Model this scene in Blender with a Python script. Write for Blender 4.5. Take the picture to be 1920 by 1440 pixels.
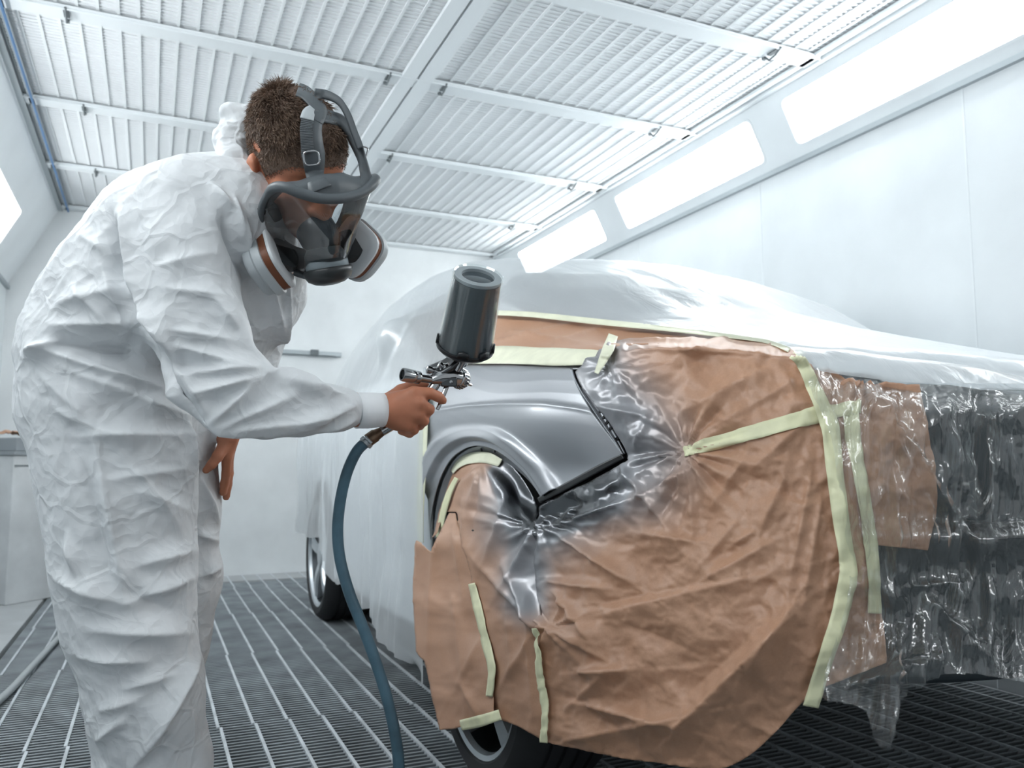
import bpy, bmesh, math, random
import numpy as np
from mathutils import Vector, Matrix
from mathutils.bvhtree import BVHTree

random.seed(7)
rng = np.random.default_rng(11)
for o in list(bpy.data.objects):
    bpy.data.objects.remove(o, do_unlink=True)
scene = bpy.context.scene
COL = scene.collection

# ------------------------------------------------------------------ camera
FPX, CU, CV = 1520.0, 960.0, 720.0
CAMZ = 0.80
YAW, PITCH = math.radians(23.9), math.radians(5.75)
FW = np.array([math.sin(YAW) * math.cos(PITCH), math.cos(YAW) * math.cos(PITCH), math.sin(PITCH)])
RT = np.array([math.cos(YAW), -math.sin(YAW), 0.0])
UP = np.cross(RT, FW)
CAM = np.array([0.0, 0.0, CAMZ])
cam_data = bpy.data.cameras.new('camera')
cam = bpy.data.objects.new('camera', cam_data)
COL.objects.link(cam)
cam_data.sensor_width = 36.0
cam_data.sensor_fit = 'HORIZONTAL'
cam_data.lens = 36.0 * FPX / 1920.0
cam_data.clip_start = 0.02
cam_data.dof.use_dof = True
cam_data.dof.focus_distance = 1.50
cam_data.dof.aperture_fstop = 5.6
M = Matrix(((RT[0], UP[0], -FW[0], CAM[0]), (RT[1], UP[1], -FW[1], CAM[1]), (RT[2], UP[2], -FW[2], CAM[2]), (0, 0, 0, 1)))
cam.matrix_world = M
scene.camera = cam

# ------------------------------------------------------------------ world, exposure
world = bpy.data.worlds.new('world')
scene.world = world
world.use_nodes = True
world.node_tree.nodes['Background'].inputs[0].default_value = (0.90, 0.96, 1.0, 1)
world.node_tree.nodes['Background'].inputs[1].default_value = 0.55
scene.view_settings.view_transform = 'Standard'
scene.view_settings.look = 'None'
scene.view_settings.gamma = 1.0
scene.view_settings.use_curve_mapping = False
scene.view_settings.exposure = 0.0
LAMP_STRENGTH = 14.0


# ------------------------------------------------------------------ measuring helpers
def ray(u, v):
    return FW * FPX + RT * (u - CU) - UP * (v - CV)

def P(u, v, d):
    """the world point seen at (u, v) whose distance along the view axis is d"""
    return CAM + ray(u, v) * (d / FPX)

def PL(u, v, axis, val):
    r = ray(u, v)
    return CAM + r * ((val - CAM[axis]) / r[axis])

def proj(p):
    q = np.asarray(p) - CAM
    d = q @ FW
    return CU + FPX * (q @ RT) / d, CV - FPX * (q @ UP) / d, d

def unit(v):
    v = np.asarray(v, float)
    return v / np.linalg.norm(v)


# ------------------------------------------------------------------ numeric noise
def _hash(ix, iy, iz, seed):
    h = (ix.astype(np.int64) * 374761393 + iy.astype(np.int64) * 668265263 + iz.astype(np.int64) * 2147483647 + seed * 144665) & 0xffffffff
    h = ((h ^ (h >> 13)) * 1274126177) & 0xffffffff
    h = ((h ^ (h >> 16)) * 2246822519) & 0xffffffff
    return (h ^ (h >> 15)) & 0xffffffff

def rnd(ix, iy, iz, seed):
    return _hash(ix, iy, iz, seed) / 4294967295.0

def vnoise(p, seed=0):
    """smooth value noise in -1..1"""
    p = np.asarray(p, float)
    i = np.floor(p).astype(np.int64)
    f = p - i
    f = f * f * f * (f * (f * 6 - 15) + 10)
    out = 0
    for dx in (0, 1):
        wx = f[:, 0] if dx else 1 - f[:, 0]
        for dy in (0, 1):
            wy = f[:, 1] if dy else 1 - f[:, 1]
            for dz in (0, 1):
                wz = f[:, 2] if dz else 1 - f[:, 2]
                out = out + wx * wy * wz * rnd(i[:, 0] + dx, i[:, 1] + dy, i[:, 2] + dz, seed)
    return out * 2 - 1

def fbm(p, octv=3, seed=0):
    s, a, t = 0, 1.0, 0
    for k in range(octv):
        s = s + a * vnoise(p * (2.03 ** k) + 17.3 * k, seed + k)
        t += a
        a *= 0.5
    return s / t

def ridged(p, octv=3, seed=0):
    s, a, t = 0, 1.0, 0
    for k in range(octv):
        s = s + a * (1 - 2 * np.abs(vnoise(p * (2.03 ** k) + 11.7 * k, seed + k)))
        t += a
        a *= 0.5
    return s / t

def vor(p, seed=0):
    """distance to the nearest and second nearest scattered point"""
    p = np.asarray(p, float)
    i = np.floor(p).astype(np.int64)
    f1 = np.full(len(p), 9.0)
    f2 = np.full(len(p), 9.0)
    for dx in (-1, 0, 1):
        for dy in (-1, 0, 1):
            for dz in (-1, 0, 1):
                c = i + np.array([dx, dy, dz])
                q = np.stack([c[:, 0] + rnd(c[:, 0], c[:, 1], c[:, 2], seed + 1), c[:, 1] + rnd(c[:, 0], c[:, 1], c[:, 2], seed + 2),
                              c[:, 2] + rnd(c[:, 0], c[:, 1], c[:, 2], seed + 3)], 1)
                d = np.linalg.norm(p - q, axis=1)
                f2 = np.minimum(f2, np.maximum(f1, d))
                f1 = np.minimum(f1, d)
    return f1, f2

def crumple(p, seed=0, warp=0.45):
    """faceted sharp-creased field, roughly -1..1"""
    w = np.stack([vnoise(p * 0.9 + 5, seed + 21), vnoise(p * 0.9 + 9, seed + 22), vnoise(p * 0.9 + 31, seed + 23)], 1)
    q = p + warp * w
    a = vor(q, seed)[0]
    b = vor(q * 2.1 + 3.3, seed + 7)[0]
    return (a - 0.55) * 1.5 + (b - 0.55) * 0.6

def tri(x):
    return 2 * np.abs(2 * (x - np.floor(x + 0.5))) - 1

def smooth01(x, a, b):
    t = np.clip((x - a) / (b - a), 0, 1)
    return t * t * (3 - 2 * t)

def catmull(pts, n):
    """resample control points (k, m) to n points along a Catmull-Rom curve"""
    pts = np.asarray(pts, float)
    k = len(pts)
    t = np.linspace(0, k - 1, n)
    i = np.clip(np.floor(t).astype(int), 0, k - 2)
    f = (t - i)[:, None]
    p0, p1, p2, p3 = pts[np.maximum(i - 1, 0)], pts[i], pts[i + 1], pts[np.minimum(i + 2, k - 1)]
    return 0.5 * (2 * p1 + (p2 - p0) * f + (2 * p0 - 5 * p1 + 4 * p2 - p3) * f ** 2 + (3 * p1 - p0 - 3 * p2 + p3) * f ** 3)

def resample(pts, n):
    """n points evenly spaced along a polyline"""
    pts = np.asarray(pts, float)
    s = np.concatenate([[0], np.cumsum(np.linalg.norm(np.diff(pts, axis=0), axis=1))])
    t = np.linspace(0, s[-1], n)
    return np.stack([np.interp(t, s, pts[:, j]) for j in range(pts.shape[1])], 1)


# ------------------------------------------------------------------ materials
def new_mat(name):
    m = bpy.data.materials.new(name)
    m.use_nodes = True
    nt = m.node_tree
    return m, nt, nt.nodes['Principled BSDF'], nt.nodes['Material Output']

def mat(name, col, rough=0.5, metal=0.0, bump=0.0, bscale=60.0, bdist=0.002, vary=0.0, vscale=5.0, alpha=1.0, trans=0.0, ior=1.45, spec=0.5, kind='noise', sss=0.0, stretch=None, coat=0.0):
    m, nt, b, out = new_mat(name)
    b.inputs['Base Color'].default_value = (*col, 1)
    b.inputs['Roughness'].default_value = rough
    b.inputs['Metallic'].default_value = metal
    b.inputs['Alpha'].default_value = alpha
    b.inputs['Transmission Weight'].default_value = trans
    b.inputs['IOR'].default_value = ior
    b.inputs['Specular IOR Level'].default_value = spec
    b.inputs['Subsurface Weight'].default_value = sss
    b.inputs['Subsurface Radius'].default_value = (0.01, 0.004, 0.002)
    b.inputs['Coat Weight'].default_value = coat
    tc = nt.nodes.new('ShaderNodeTexCoord')
    src = tc.outputs['Object']
    if stretch:
        mp = nt.nodes.new('ShaderNodeMapping')
        mp.inputs['Scale'].default_value = stretch
        nt.links.new(src, mp.inputs[0])
        src = mp.outputs[0]
    if bump > 0:
        if kind == 'noise':
            n = nt.nodes.new('ShaderNodeTexNoise')
            n.inputs['Scale'].default_value = bscale
            n.inputs['Detail'].default_value = 4
            h = n.outputs[0]
            nt.links.new(src, n.inputs['Vector'])
        else:                                   # crumpled: warped cell distances at two sizes
            wn = nt.nodes.new('ShaderNodeTexNoise')
            wn.inputs['Scale'].default_value = bscale * 0.6
            nt.links.new(src, wn.inputs['Vector'])
            mx = nt.nodes.new('ShaderNodeVectorMath')
            mx.operation = 'MULTIPLY_ADD'
            nt.links.new(wn.outputs['Color'], mx.inputs[0])
            mx.inputs[1].default_value = (1.2 / bscale,) * 3
            nt.links.new(src, mx.inputs[2])
            hs = []
            for s in (1.0, 2.3):
                vn = nt.nodes.new('ShaderNodeTexVoronoi')
                vn.inputs['Scale'].default_value = bscale * s
                nt.links.new(mx.outputs[0], vn.inputs['Vector'])
                hs.append(vn.outputs['Distance'])
            ad = nt.nodes.new('ShaderNodeMath')
            ad.operation = 'MULTIPLY_ADD'
            nt.links.new(hs[1], ad.inputs[0])
            ad.inputs[1].default_value = 0.45
            nt.links.new(hs[0], ad.inputs[2])
            ve = nt.nodes.new('ShaderNodeTexVoronoi')
            ve.feature = 'DISTANCE_TO_EDGE'
            ve.inputs['Scale'].default_value = bscale * 0.55
            nt.links.new(mx.outputs[0], ve.inputs['Vector'])
            mr = nt.nodes.new('ShaderNodeMapRange')
            mr.inputs['From Max'].default_value = 0.07
            mr.inputs['To Min'].default_value = 0.28
            mr.inputs['To Max'].default_value = 0.0
            nt.links.new(ve.outputs['Distance'], mr.inputs['Value'])
            a2 = nt.nodes.new('ShaderNodeMath')
            a2.operation = 'ADD'
            nt.links.new(ad.outputs[0], a2.inputs[0])
            nt.links.new(mr.outputs[0], a2.inputs[1])
            h = a2.outputs[0]
        bp = nt.nodes.new('ShaderNodeBump')
        bp.inputs['Strength'].default_value = bump
        bp.inputs['Distance'].default_value = bdist
        nt.links.new(h, bp.inputs['Height'])
        nt.links.new(bp.outputs[0], b.inputs['Normal'])
    if vary > 0:
        n = nt.nodes.new('ShaderNodeTexNoise')
        n.inputs['Scale'].default_value = vscale
        n.inputs['Detail'].default_value = 5
        nt.links.new(tc.outputs['Object'], n.inputs['Vector'])
        r = nt.nodes.new('ShaderNodeValToRGB')
        r.color_ramp.elements[0].position = 0.3
        r.color_ramp.elements[1].position = 0.7
        r.color_ramp.elements[0].color = (*[max(0, c * (1 - vary)) for c in col], 1)
        r.color_ramp.elements[1].color = (*[min(1, c * (1 + vary)) for c in col], 1)
        nt.links.new(n.outputs[0], r.inputs[0])
        nt.links.new(r.outputs[0], b.inputs['Base Color'])
    return m

def emit_mat(name, col, s):
    m, nt, b, out = new_mat(name)
    b.inputs['Base Color'].default_value = (*col, 1)
    b.inputs['Emission Color'].default_value = (*col, 1)
    b.inputs['Emission Strength'].default_value = s
    return m

def film_mat(name, opacity, col=(0.9, 0.93, 0.95), rough=0.22, bump=0.4, bscale=18.0, stretch=(1, 1, 1), gloss=0.35, bdist=0.01):
    """thin polythene: part see-through, part milky, glossy on its creases"""
    m, nt, b, out = new_mat(name)
    nt.nodes.remove(b)
    N, L = nt.nodes.new, nt.links.new
    tc = N('ShaderNodeTexCoord')
    mp = N('ShaderNodeMapping')
    mp.inputs['Scale'].default_value = stretch
    L(tc.outputs['Object'], mp.inputs[0])
    ns = N('ShaderNodeTexNoise')
    ns.inputs['Scale'].default_value = bscale
    ns.inputs['Detail'].default_value = 5
    ns.inputs['Distortion'].default_value = 1.2
    L(mp.outputs[0], ns.inputs['Vector'])
    ab = N('ShaderNodeMath'); ab.operation = 'SUBTRACT'; ab.inputs[1].default_value = 0.55
    L(ns.outputs[0], ab.inputs[0])
    a2 = N('ShaderNodeMath'); a2.operation = 'ABSOLUTE'
    L(ab.outputs[0], a2.inputs[0])
    bp = N('ShaderNodeBump')
    bp.inputs['Strength'].default_value = bump
    bp.inputs['Distance'].default_value = bdist
    bp.invert = True
    L(a2.outputs[0], bp.inputs['Height'])
    df = N('ShaderNodeBsdfDiffuse'); df.inputs[0].default_value = (*col, 1)
    tl = N('ShaderNodeBsdfTranslucent'); tl.inputs[0].default_value = (*col, 1)
    mk = N('ShaderNodeMixShader'); mk.inputs[0].default_value = 0.4
    L(df.outputs[0], mk.inputs[1]); L(tl.outputs[0], mk.inputs[2])
    tr = N('ShaderNodeBsdfTransparent'); tr.inputs[0].default_value = (0.96, 0.98, 0.98, 1)
    ms = N('ShaderNodeMixShader'); ms.inputs[0].default_value = opacity
    L(tr.outputs[0], ms.inputs[1]); L(mk.outputs[0], ms.inputs[2])
    gl = N('ShaderNodeBsdfGlossy'); gl.inputs['Roughness'].default_value = rough; gl.inputs[0].default_value = (1, 1, 1, 1)
    fr = N('ShaderNodeFresnel'); fr.inputs[0].default_value = 1.5
    fm = N('ShaderNodeMath'); fm.operation = 'MULTIPLY_ADD'; fm.inputs[1].default_value = 0.5; fm.inputs[2].default_value = gloss * 0.15
    L(fr.outputs[0], fm.inputs[0])
    cl = N('ShaderNodeMath'); cl.operation = 'MINIMUM'; cl.inputs[1].default_value = gloss
    L(fm.outputs[0], cl.inputs[0])
    mf = N('ShaderNodeMixShader')
    L(cl.outputs[0], mf.inputs[0]); L(ms.outputs[0], mf.inputs[1]); L(gl.outputs[0], mf.inputs[2])
    for s in (df, tl, gl, fr):
        L(bp.outputs[0], s.inputs['Normal'])
    L(mf.outputs[0], out.inputs[0])
    return m


# ------------------------------------------------------------------ objects
def tag(o, label=None, cat=None, group=None, kind=None):
    if label: o['label'] = label
    if cat: o['category'] = cat
    if group: o['group'] = group
    if kind: o['kind'] = kind
    return o

def empty(name, loc, label, cat, group=None):
    o = bpy.data.objects.new(name, None)
    COL.objects.link(o)
    o.location = tuple(loc)
    o.empty_display_size = 0.05
    return tag(o, label, cat, group)

def mesh_obj(name, V, F, m, parent=None, smooth=True, auto=None):
    """V (n,3) world coordinates; F an int array of quads/tris or a list of polygons"""
    me = bpy.data.meshes.new(name)
    V = np.asarray(V, np.float64)
    if isinstance(F, np.ndarray):
        nv = F.shape[1]
        me.vertices.add(len(V))
        me.vertices.foreach_set('co', V.astype(np.float32).ravel())
        me.loops.add(F.size)
        me.loops.foreach_set('vertex_index', F.astype(np.int32).ravel())
        me.polygons.add(len(F))
        me.polygons.foreach_set('loop_start', np.arange(0, F.size, nv, dtype=np.int32))
        me.polygons.foreach_set('loop_total', np.full(len(F), nv, np.int32))
        me.update(calc_edges=True)
    else:
        me.from_pydata([tuple(p) for p in V], [], [tuple(int(i) for i in f) for f in F])
    me.validate()
    me.materials.append(m)
    if smooth:
        me.polygons.foreach_set('use_smooth', np.ones(len(me.polygons), bool))
        if auto is not None:
            me.set_sharp_from_angle(angle=math.radians(auto))
    o = bpy.data.objects.new(name, me)
    COL.objects.link(o)
    if parent is not None:
        o.parent = parent
        o.matrix_parent_inverse = parent_inv(parent)
    return o

def parent_inv(p):
    m = Matrix.Translation(p.location) @ p.rotation_euler.to_matrix().to_4x4()
    if p.parent is not None:
        m = parent_world(p.parent) @ p.matrix_parent_inverse @ m
    return m.inverted()

def parent_world(p):
    return parent_inv(p).inverted()

def recalc(o):
    bm = bmesh.new()
    bm.from_mesh(o.data)
    bmesh.ops.recalc_face_normals(bm, faces=bm.faces)
    bm.to_mesh(o.data)
    bm.free()
    return o

class MB:
    """collects shapes that make ONE part"""
    def __init__(s):
        s.V, s.F, s.n = [], [], 0
    def add(s, V, F):
        V = np.asarray(V, float)
        s.V.append(V)
        s.F += [tuple(int(i) + s.n for i in f) for f in F]
        s.n += len(V)
        return s
    def box(s, c, h, R=None):
        c, h = np.asarray(c, float), np.asarray(h, float)
        k = np.array([[x, y, z] for x in (-1, 1) for y in (-1, 1) for z in (-1, 1)], float) * h
        if R is not None:
            k = k @ np.asarray(R).T
        return s.add(k + c, [(0, 1, 3, 2), (4, 6, 7, 5), (0, 4, 5, 1), (2, 3, 7, 6), (0, 2, 6, 4), (1, 5, 7, 3)])
    def tube(s, pts, rad, n=12, cap=True, flat=None):
        """round tube along pts; rad a number or one per point; flat=(normal, ratio) squashes it"""
        pts = np.asarray(pts, float)
        m = len(pts)
        rad = np.full(m, rad, float) if np.isscalar(rad) else np.asarray(rad, float)
        T = np.gradient(pts, axis=0)
        for i in range(m):
            if np.linalg.norm(T[i]) < 1e-9:
                T[i] = pts[-1] - pts[0]
        T /= np.linalg.norm(T, axis=1)[:, None]
        a = np.array([0, 0, 1.0]) if abs(T[0][2]) < 0.9 else np.array([1.0, 0, 0])
        u = unit(np.cross(T[0], a))
        th = np.linspace(0, 2 * np.pi, n, endpoint=False)
        rings = []
        for i in range(m):
            u = unit(u - T[i] * (u @ T[i]))
            w = np.cross(T[i], u)
            off = (np.cos(th)[:, None] * u + np.sin(th)[:, None] * w) * rad[i]
            if flat is not None:
                nn = unit(flat[0])
                off -= np.outer(off @ nn, nn) * (1 - flat[1])
            rings.append(pts[i] + off)
        V = np.concatenate(rings)
        F = [(i * n + j, i * n + (j + 1) % n, (i + 1) * n + (j + 1) % n, (i + 1) * n + j) for i in range(m - 1) for j in range(n)]
        if cap:
            F += [tuple(range(n))[::-1], tuple(range((m - 1) * n, m * n))]
        return s.add(V, F)
    def lathe(s, c, ax, prof, n=32, closed=False, cap=True):
        """prof: (radius, distance along ax) pairs"""
        ax = unit(ax)
        a = np.array([0, 0, 1.0]) if abs(ax[2]) < 0.9 else np.array([1.0, 0, 0])
        u = unit(np.cross(ax, a)); w = np.cross(ax, u)
        th = np.linspace(0, 2 * np.pi, n, endpoint=False)
        ring = np.cos(th)[:, None] * u + np.sin(th)[:, None] * w
        V = np.concatenate([np.asarray(c) + ring * r + ax * h for r, h in prof])
        m = len(prof)
        F = [(i * n + j, i * n + (j + 1) % n, (i + 1) * n + (j + 1) % n, (i + 1) * n + j) for i in range(m - 1) for j in range(n)]
        if closed:
            F += [((m - 1) * n + j, (m - 1) * n + (j + 1) % n, (j + 1) % n, j) for j in range(n)]
        elif cap:
            F += [tuple(range(n))[::-1], tuple(range((m - 1) * n, m * n))]
        return s.add(V, F)
    def prism(s, poly, o, ex, ey, ez, h):
        """extrude a 2D outline (in axes ex, ey) by h along ez"""
        poly = np.asarray(poly, float)
        n = len(poly)
        A = np.asarray(o) + poly[:, :1] * np.asarray(ex) + poly[:, 1:2] * np.asarray(ey)
        B = A + np.asarray(ez) * h
        F = [tuple(range(n))[::-1], tuple(range(n, 2 * n))] + [(i, (i + 1) % n, n + (i + 1) % n, n + i) for i in range(n)]
        return s.add(np.concatenate([A, B]), F)
    def build(s, name, m, parent=None, smooth=True, auto=35, bevel=0.0, seg=2):
        o = mesh_obj(name, np.concatenate(s.V), s.F, m, parent, smooth, None)
        recalc(o)
        if smooth and auto:
            o.data.set_sharp_from_angle(angle=math.radians(auto))
        if bevel > 0:
            md = o.modifiers.new('bevel', 'BEVEL')
            md.width = bevel; md.segments = seg; md.limit_method = 'ANGLE'; md.angle_limit = math.radians(40)
        return o

def grid_faces(nr, nc, closed=False):
    r, c = np.meshgrid(np.arange(nr - 1), np.arange(nc if closed else nc - 1), indexing='ij')
    a = r * nc + c; b = r * nc + (c + 1) % nc
    return np.stack([a, b, b + nc, a + nc], -1).reshape(-1, 4)

def vert_normals(V, F):
    A = V[F[:, 0]]; B = V[F[:, 1]]; C = V[F[:, 2]]; D = V[F[:, -1]]
    n = np.cross(C - A, D - B) if F.shape[1] == 4 else np.cross(B - A, C - A)
    N = np.zeros_like(V)
    for j in range(F.shape[1]):
        for k in range(3):
            N[:, k] += np.bincount(F[:, j], n[:, k], len(V))
    L = np.linalg.norm(N, axis=1)
    L[L == 0] = 1
    return N / L[:, None]

def laplace(V, F, it=1, lam=0.5):
    e = np.concatenate([F[:, [i, (i + 1) % F.shape[1]]] for i in range(F.shape[1])])
    e = np.concatenate([e, e[:, ::-1]])
    cnt = np.bincount(e[:, 0], minlength=len(V)).astype(float)
    cnt[cnt == 0] = 1
    for _ in range(it):
        S = np.stack([np.bincount(e[:, 0], V[e[:, 1], k], len(V)) for k in range(3)], 1) / cnt[:, None]
        V = V + lam * (S - V)
    return V

def subdivide(V, F):
    """one linear split of quads into four, then a light smoothing"""
    E = np.concatenate([F[:, [i, (i + 1) % 4]] for i in range(4)])
    Es = np.sort(E, 1)
    U, inv = np.unique(Es, axis=0, return_inverse=True)
    inv = inv.ravel()
    n, m = len(V), len(F)
    mid = (V[U[:, 0]] + V[U[:, 1]]) / 2
    cen = V[F].mean(1)
    ei = inv.reshape(4, m).T + n
    ci = np.arange(m) + n + len(U)
    nF = np.concatenate([np.stack([F[:, i], ei[:, i], ci, ei[:, (i - 1) % 4]], 1) for i in range(4)])
    nV = np.concatenate([V, mid, cen])
    return laplace(nV, nF, 2, 0.4), nF

class SDF:
    """smooth union of tapered capsules and ellipsoids, turned into one closed quad mesh"""
    def __init__(s, lo, hi, vox):
        s.lo = np.asarray(lo, float); s.vox = vox
        s.n = np.ceil((np.asarray(hi) - s.lo) / vox).astype(int) + 1
        s.g = np.full(s.n, 0.2, np.float32)
    def _sl(s, lo, hi):
        a = np.clip(np.floor((lo - s.lo) / s.vox).astype(int), 0, s.n)
        b = np.clip(np.ceil((hi - s.lo) / s.vox).astype(int) + 1, 0, s.n)
        if np.any(b <= a):
            return None, None
        ax = [s.lo[k] + s.vox * np.arange(a[k], b[k]) for k in range(3)]
        return tuple(slice(a[k], b[k]) for k in range(3)), np.stack(np.meshgrid(*ax, indexing='ij'), -1)
    def _put(s, sl, d, k, sub=False):
        o = s.g[sl]
        if sub:
            d = -d
            h = np.clip(0.5 - 0.5 * (o - d) / k, 0, 1)
            s.g[sl] = o * (1 - h) + d * h + k * h * (1 - h)
        else:
            h = np.clip(0.5 + 0.5 * (o - d) / k, 0, 1)
            s.g[sl] = o * (1 - h) + d * h - k * h * (1 - h)
    def cone(s, a, b, ra, rb, k=0.02, sub=False):
        a, b = np.asarray(a, float), np.asarray(b, float)
        m = max(ra, rb) + 0.06
        sl, X = s._sl(np.minimum(a, b) - m, np.maximum(a, b) + m)
        if sl is None: return s
        ab = b - a
        t = np.clip(((X - a) @ ab) / max(ab @ ab, 1e-12), 0, 1)
        d = np.linalg.norm(X - a - t[..., None] * ab, axis=-1) - (ra + (rb - ra) * t)
        s._put(sl, d, k, sub)
        return s
    def chain(s, pts, k=0.02):
        """pts: (point, radius) pairs"""
        for (a, ra), (b, rb) in zip(pts[:-1], pts[1:]):
            s.cone(a, b, ra, rb, k)
        return s
    def ell(s, c, R, rad, k=0.02, sub=False):
        """R rows are the axes"""
        c, rad = np.asarray(c, float), np.asarray(rad, float)
        m = rad.max() + 0.05
        sl, X = s._sl(c - m, c + m)
        if sl is None: return s
        q = (X - c) @ np.asarray(R).T
        k0 = np.linalg.norm(q / rad, axis=-1); k1 = np.linalg.norm(q / rad ** 2, axis=-1)
        d = k0 * (k0 - 1) / np.maximum(k1, 1e-6)
        s._put(sl, d, k, sub)
        return s
    def mesh(s, iso=0.0, smooth=2):
        import openvdb as vdb
        g = vdb.FloatGrid(0.2)
        g.copyFromArray(np.ascontiguousarray(s.g))
        pts, quads = g.convertToQuads(iso)
        V = np.asarray(pts, float) * s.vox + s.lo
        F = np.asarray(quads).astype(np.int64)
        if smooth:
            V = laplace(V, F, smooth, 0.5)
        A = V[F[:, 0]]
        vol = np.einsum('ij,ij->i', A, np.cross(V[F[:, 1]], V[F[:, 2]])).sum() + np.einsum('ij,ij->i', A, np.cross(V[F[:, 2]], V[F[:, 3]])).sum()
        if vol < 0:
            F = F[:, ::-1].copy()
        return V, F
# ------------------------------------------------------------------ room materials
M_WALL = mat('booth_wall_white', (0.80, 0.84, 0.86), 0.35, bump=0.05, bscale=3, vary=0.05, vscale=2.5)
M_BACK = mat('back_wall_white', (0.80, 0.83, 0.84), 0.4, bump=0.15, bscale=4, bdist=0.02, vary=0.07, vscale=3.0)
M_CEIL = mat('filter_media', (0.90, 0.92, 0.935), 0.9, vary=0.05, vscale=6)
M_GRILLE = mat('white_grille', (0.86, 0.89, 0.905), 0.5)
M_BEAM = mat('white_beam', (0.82, 0.86, 0.88), 0.4)
M_STEEL = mat('dull_steel', (0.42, 0.46, 0.48), 0.4, 0.8)
M_DARKSTEEL = mat('dark_latch', (0.16, 0.18, 0.19), 0.5, 0.5)
M_SLAT = mat('grating_slat', (0.29, 0.32, 0.34), 0.5, 0.1, vary=0.25, vscale=6)
M_RAIL = mat('grating_rail', (0.58, 0.62, 0.65), 0.42, 0.2, vary=0.2, vscale=9)
M_PIT = mat('pit_dark', (0.012, 0.016, 0.02), 0.9)
M_KERB = mat('painted_concrete', (0.46, 0.48, 0.49), 0.6, vary=0.12, vscale=4)
M_LAMP = emit_mat('lamp_diffuser', (0.95, 0.985, 1.0), LAMP_STRENGTH)

XL, XR, YB, ZC = -0.95, 2.82, 6.36, 2.60
XCL, XCR = -0.66, 2.655          # where the ceiling meets the sloping lamp bands
ZBAND = 2.28
ZBL = 2.02                        # the left band reaches lower
YF = -1.6

# floor: slats across, rails along, a dark pit below, a painted margin on the left
fl = MB()
fl.box((1.2, 2.4, -0.16), (2.2, 4.1, 0.02))
o = fl.build('floor', M_PIT, None, False); tag(o, kind='structure')
fl = MB()
y = 0.0
seams = [0.72, 1.72, 2.72, 3.72, 4.72, 5.72]
while y < 6.0:
    if True:
        a = math.radians(28)
        R = np.array([[1, 0, 0], [0, math.cos(a), -math.sin(a)], [0, math.sin(a), math.cos(a)]])
        fl.box((1.22, y, -0.018), (1.76, 0.0022, 0.018), R)
    y += 0.026
o = fl.build('floor_grating_slats', M_SLAT, None, False); tag(o, kind='structure')
rl = MB()
for sgm in range(-1, 6):
    y0, y1 = 0.72 + sgm, 1.72 + sgm
    dx = 0.007 * (sgm % 2)
    x = -0.50 + dx
    while x < 2.95:
        rl.box((x, (y0 + y1) / 2, -0.017), (0.0045, 0.4985, 0.019))
        x += 0.103
o = rl.build('floor_grating_rails', M_RAIL, None, False); tag(o, kind='structure')
kb = MB()
kb.box((XL + 0.19, 2.4, -0.05), (0.20, 4.0, 0.05))
kb.box((1.2, 6.21, -0.05), (2.2, 0.17, 0.05))
o = kb.build('floor_margin', M_KERB, None, False); tag(o, kind='structure')

# walls
def wall(name, c, h, m):
    o = MB().box(c, h).build(name, m, None, False)
    return tag(o, kind='structure')
wall('wall_back', ((XL + XR) / 2, YB + 0.03, 1.3), (2.2, 0.03, 1.32), M_BACK)
wall('wall_right', (XR + 0.03, (YB + YF) / 2, ZBAND / 2 - 0.02), (0.03, (YB - YF) / 2, ZBAND / 2 + 0.02), M_WALL)
wall('wall_left', (XL - 0.03, (YB + YF) / 2, ZBL / 2 - 0.02), (0.03, (YB - YF) / 2, ZBL / 2 + 0.02), M_WALL)
# panel seams on the right wall (thin cover strips)
for i, yy in enumerate((0.9, 2.05, 3.2, 4.35, 5.5)):
    tag(MB().box((XR - 0.001, yy, 1.17), (0.0015, 0.004, 1.17)).build('trim_%d' % (i + 1), M_BEAM, None, False), kind='structure')
# rail under each lamp band
tag(MB().box((XR - 0.01, (YB + YF) / 2, ZBAND - 0.012), (0.012, (YB - YF) / 2, 0.012)).build('trim_6', M_STEEL, None, False), kind='structure')
tag(MB().box((XL + 0.01, (YB + YF) / 2, ZBL - 0.012), (0.012, (YB - YF) / 2, 0.012)).build('trim_7', M_STEEL, None, False), kind='structure')

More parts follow.
